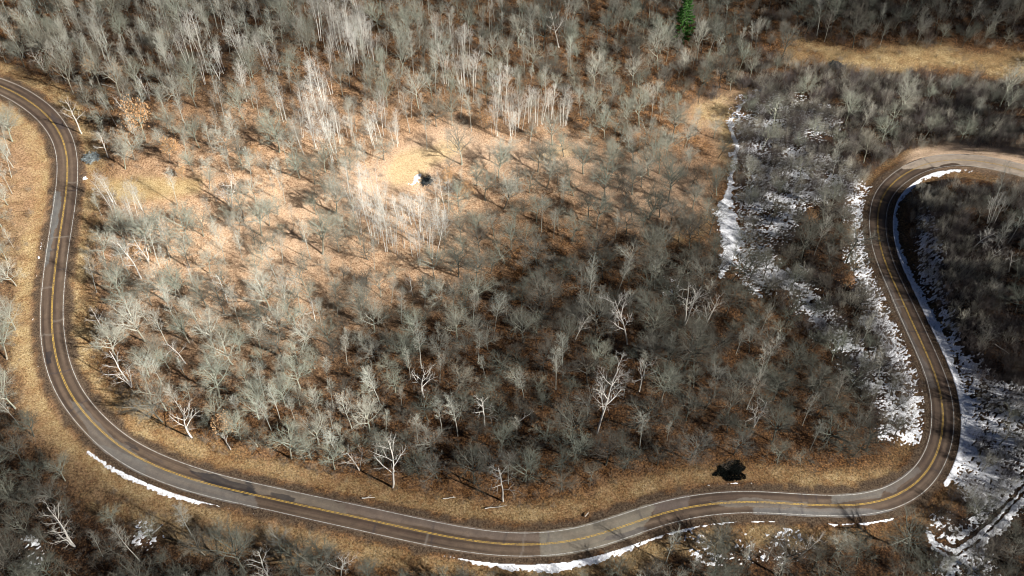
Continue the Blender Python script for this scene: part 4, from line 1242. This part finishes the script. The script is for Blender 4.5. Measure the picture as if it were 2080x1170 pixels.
NAMES = {'bare_oak': ("spreading grey bare oak", "oak tree", "bare oaks"),
         'shade_oak': ("shade-toned bare oak", "oak tree", "dark oaks"),
         'slender_aspen': ("slender pale bare aspen", "aspen tree", "slender aspens"),
         'white_birch': ("white-stemmed bare birch clump", "birch tree", "white birches")}
MASS = {'shade_oak': ("far_dark_oak_wood", "far shade-toned mass of bare oak crowns up the hill", "oak wood"),
        'bare_oak': ("far_oak_wood", "far grey mass of bare oak crowns up the hill", "oak wood"),
        'slender_aspen': ("far_aspen_wood", "far mass of slender pale aspens up the hill", "aspen wood"),
        'white_birch': ("far_birch_wood", "far stands of white birch stems up the hill", "birch wood")}
LIMIT = 300
for k in NAMES:
    T = [t for t in TREES if t[0] == k]
    T.sort(key=lambda t: (not (-20 < t[4] < 2100 and 0 < t[5] < 1210), -t[5] - 25 * t[6]))
    one, rest = T[:LIMIT], T[LIMIT:]
    for (kk, x, y, z, u, v, sc) in one:
        var = random.randrange(len(KINDS[k])); sz = sc * KINDS[k][var][0] * (0.86 if k.endswith('oak') else 1)
        ph, gr = place_phrase(u, v)
        word = "tall " if sz > 13.5 else ("small " if sz < 9.0 else "")
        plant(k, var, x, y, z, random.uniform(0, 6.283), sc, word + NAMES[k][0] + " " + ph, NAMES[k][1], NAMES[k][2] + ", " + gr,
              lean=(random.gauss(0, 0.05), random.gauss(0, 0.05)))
    if rest:
        n = len(rest)
        scatter(MASS[k][0], [t[1:4] for t in rest], np.c_[RNG.normal(0, .05, n), RNG.normal(0, .05, n), RNG.uniform(0, 6.283, n)], [t[6] for t in rest], WHOLE[k], MASS[k][1], MASS[k][2])

# ---- shrubs of the valley, each its own
SHRUBD = regions([
    (1.0, [(1470,210),(1560,150),(1640,140),(1760,160),(2080,180),(2150,320),(1900,295),(1800,340),(1740,390),(1640,480),(1560,560),(1500,430),(1500,300)]),
    (1.0, [(1520,520),(1620,480),(1740,420),(1760,560),(1840,760),(1870,880),(1800,900),(1700,700),(1580,620)]),
    (1.0, [(1540,-60),(2150,-60),(2150,95),(1900,85),(1750,92),(1640,75)]),
    (0.8, [(1830,400),(2150,380),(2150,700),(1950,700),(1870,520)]),
    (0.3, [(1930,640),(2150,640),(2150,920),(1990,900)]),
    (0.7, [(1980,900),(2150,900),(2150,1250),(1900,1250),(1900,1000)]),
    (0.6, [(1420,60),(1580,40),(1600,150),(1400,220),(1330,180)]), ], 10)
SHR = []
NC = 80000
cx = RNG.uniform(30, 235, NC); cy = RNG.uniform(85, 400, NC)
cz = terrain(cx, cy); cu, cv = project(cx, cy, cz); crd = road_dist(cx, cy)
for i in range(NC):
    if not (-60 < cu[i] < 2160 and -60 < cv[i] < 1260) or crd[i] < 8: continue
    if RNG.random() > msample(SHRUBD, cu[i:i + 1], cv[i:i + 1])[0] - 0.8 * msample(SNOW, cu[i:i + 1], cv[i:i + 1])[0]: continue
    if msample(STRAW, cu[i:i + 1], cv[i:i + 1])[0] > 0.4: continue
    if not free(cx[i], cy[i], 1.35): continue
    occupy(cx[i], cy[i], 1.35)
    SHR.append((cx[i], cy[i], cz[i], cu[i], cv[i], 0.6 + 0.9 * RNG.random()))
SHR.sort(key=lambda t: -t[4 - 0] if False else -t[4])
print("shrubs", len(SHR))
first = None
for j, (x, y, z, u, v, sc) in enumerate(SHR[:300]):
    if first is None:
        o = first = link("bare_shrub", SHRUBS[0])
    else:
        o = first.copy(); COL.objects.link(o); o.data = (ALDER + SHRUBS)[random.randrange(3) if random.random() < (0.75 if v > 340 or v < 110 else 0.15) else 3 + j % 4]
    o.location = (x, y, z); o.rotation_euler = (0, 0, random.uniform(0, 6.283)); o.scale = (sc, sc, sc)
    ph, gr = place_phrase(u, v)
    tag(o, ("big " if sc > 1.15 else ("low " if sc < 0.85 else "")) + "many-stemmed bare shrub " + ph, "shrub", "bare shrubs, " + gr)
rest = SHR[300:]
if rest:
    n = len(rest)
    scatter("far_shrub_thicket", [t[:3] for t in rest], np.c_[np.zeros(n), np.zeros(n), RNG.uniform(0, 6.283, n)], [t[5] for t in rest], ALDER[:2] + SHRUBS[:2], "far thicket of dark bare shrubs in the upper valley and hill", "thicket")

# ---- undergrowth everywhere in the wood
NB = 24000
bx = RNG.uniform(-225, 225, NB); by = RNG.uniform(75, 385, NB)
bz = terrain(bx, by); bu, bv = project(bx, by, bz)
ok = (road_dist(bx, by) > 8.5) & (RNG.random(NB) < 0.25 + 0.75 * fbm(bx / 12, by / 12, 71, 3)) & ((msample(DENS, bu, bv) > 0.2) & (msample(STRAW, bu, bv) < 0.4) | (msample(STRAW, bu, bv) > 0.3) & (RNG.random(NB) < 0.22)) & (msample(GREEN, bu, bv) < 0.6) & (msample(SNOW, bu, bv) < 0.2)
ok &= RNG.random(NB) > 0.75 * msample(PALE, bu, bv)
n = int(ok.sum())
scatter("undergrowth", np.c_[bx, by, bz][ok], np.c_[np.zeros(n), np.zeros(n), RNG.uniform(0, 6.283, n)], 0.6 + 0.9 * RNG.random(n), BRUSH, "thin brown brush growing between the trees", "undergrowth")

NB = 12000
bx = RNG.uniform(-225, 225, NB); by = RNG.uniform(75, 385, NB)
bz = terrain(bx, by); bu, bv = project(bx, by, bz)
ok = (road_dist(bx, by) > 10) & (RNG.random(NB) < 0.15 + 0.9 * fbm(bx / 15, by / 15, 73, 3)) & (msample(DENS, bu, bv) > 0.4) & (msample(STRAW, bu, bv) < 0.4) & (msample(SNOW, bu, bv) < 0.2)
ok &= RNG.random(NB) > 0.6 * msample(PALE, bu, bv)
n = int(ok.sum())
scatter("sapling_thicket", np.c_[bx, by, bz][ok], np.c_[np.zeros(n), np.zeros(n), RNG.uniform(0, 6.283, n)], 0.45 + 0.65 * RNG.random(n), SAPS, "grey saplings filling the gaps between the trees", "saplings")

# ---- dry grass: tufts of single blades
NG = 70000
tx = RNG.uniform(-215, 215, NG * 3); ty = RNG.uniform(80, 350, NG * 3)
tz = bilin(GZ, tx, ty, xs[0], ys[0], STEP); tu, tv = project(tx, ty, tz)
trd = road_dist(tx, ty)
dn = bilin(straw, tx, ty, xs[0], ys[0], STEP)
ok = (RNG.random(NG * 3) < dn * 1.2 - 0.15) & (trd > 5.6) & (tu > -60) & (tu < 2140) & (tv > -40) & (tv < 1230) & (msample(GREEN, tu, tv) < 0.35)
T = np.c_[tx, ty, tz][ok][:NG]
nt_, nb_ = len(T), 9
ang = RNG.uniform(0, 6.283, (nt_, nb_)); ln = RNG.uniform(0.25, 0.75, (nt_, nb_)); bend = RNG.uniform(0.15, 0.9, (nt_, nb_))
w = 0.028
bp = T[:, None, :] + np.stack([RNG.normal(0, .16, (nt_, nb_)), RNG.normal(0, .16, (nt_, nb_)), np.full((nt_, nb_), -0.03)], -1)
sd = np.stack([-np.sin(ang), np.cos(ang), 0 * ang], -1) * w
tip = bp + np.stack([np.cos(ang) * np.sin(bend) * ln, np.sin(ang) * np.sin(bend) * ln, np.cos(bend) * ln], -1)
GV = np.stack([bp - sd, bp + sd, tip], 2).reshape(-1, 3)
grass = link("dry_grass", mesh_np("dry_grass", GV, np.arange(len(GV)).reshape(-1, 3), M['grass']))
tag(grass, "straw-coloured dry grass on the road verges and field edges", "grass", kind="stuff")
print("grass tufts", nt_)
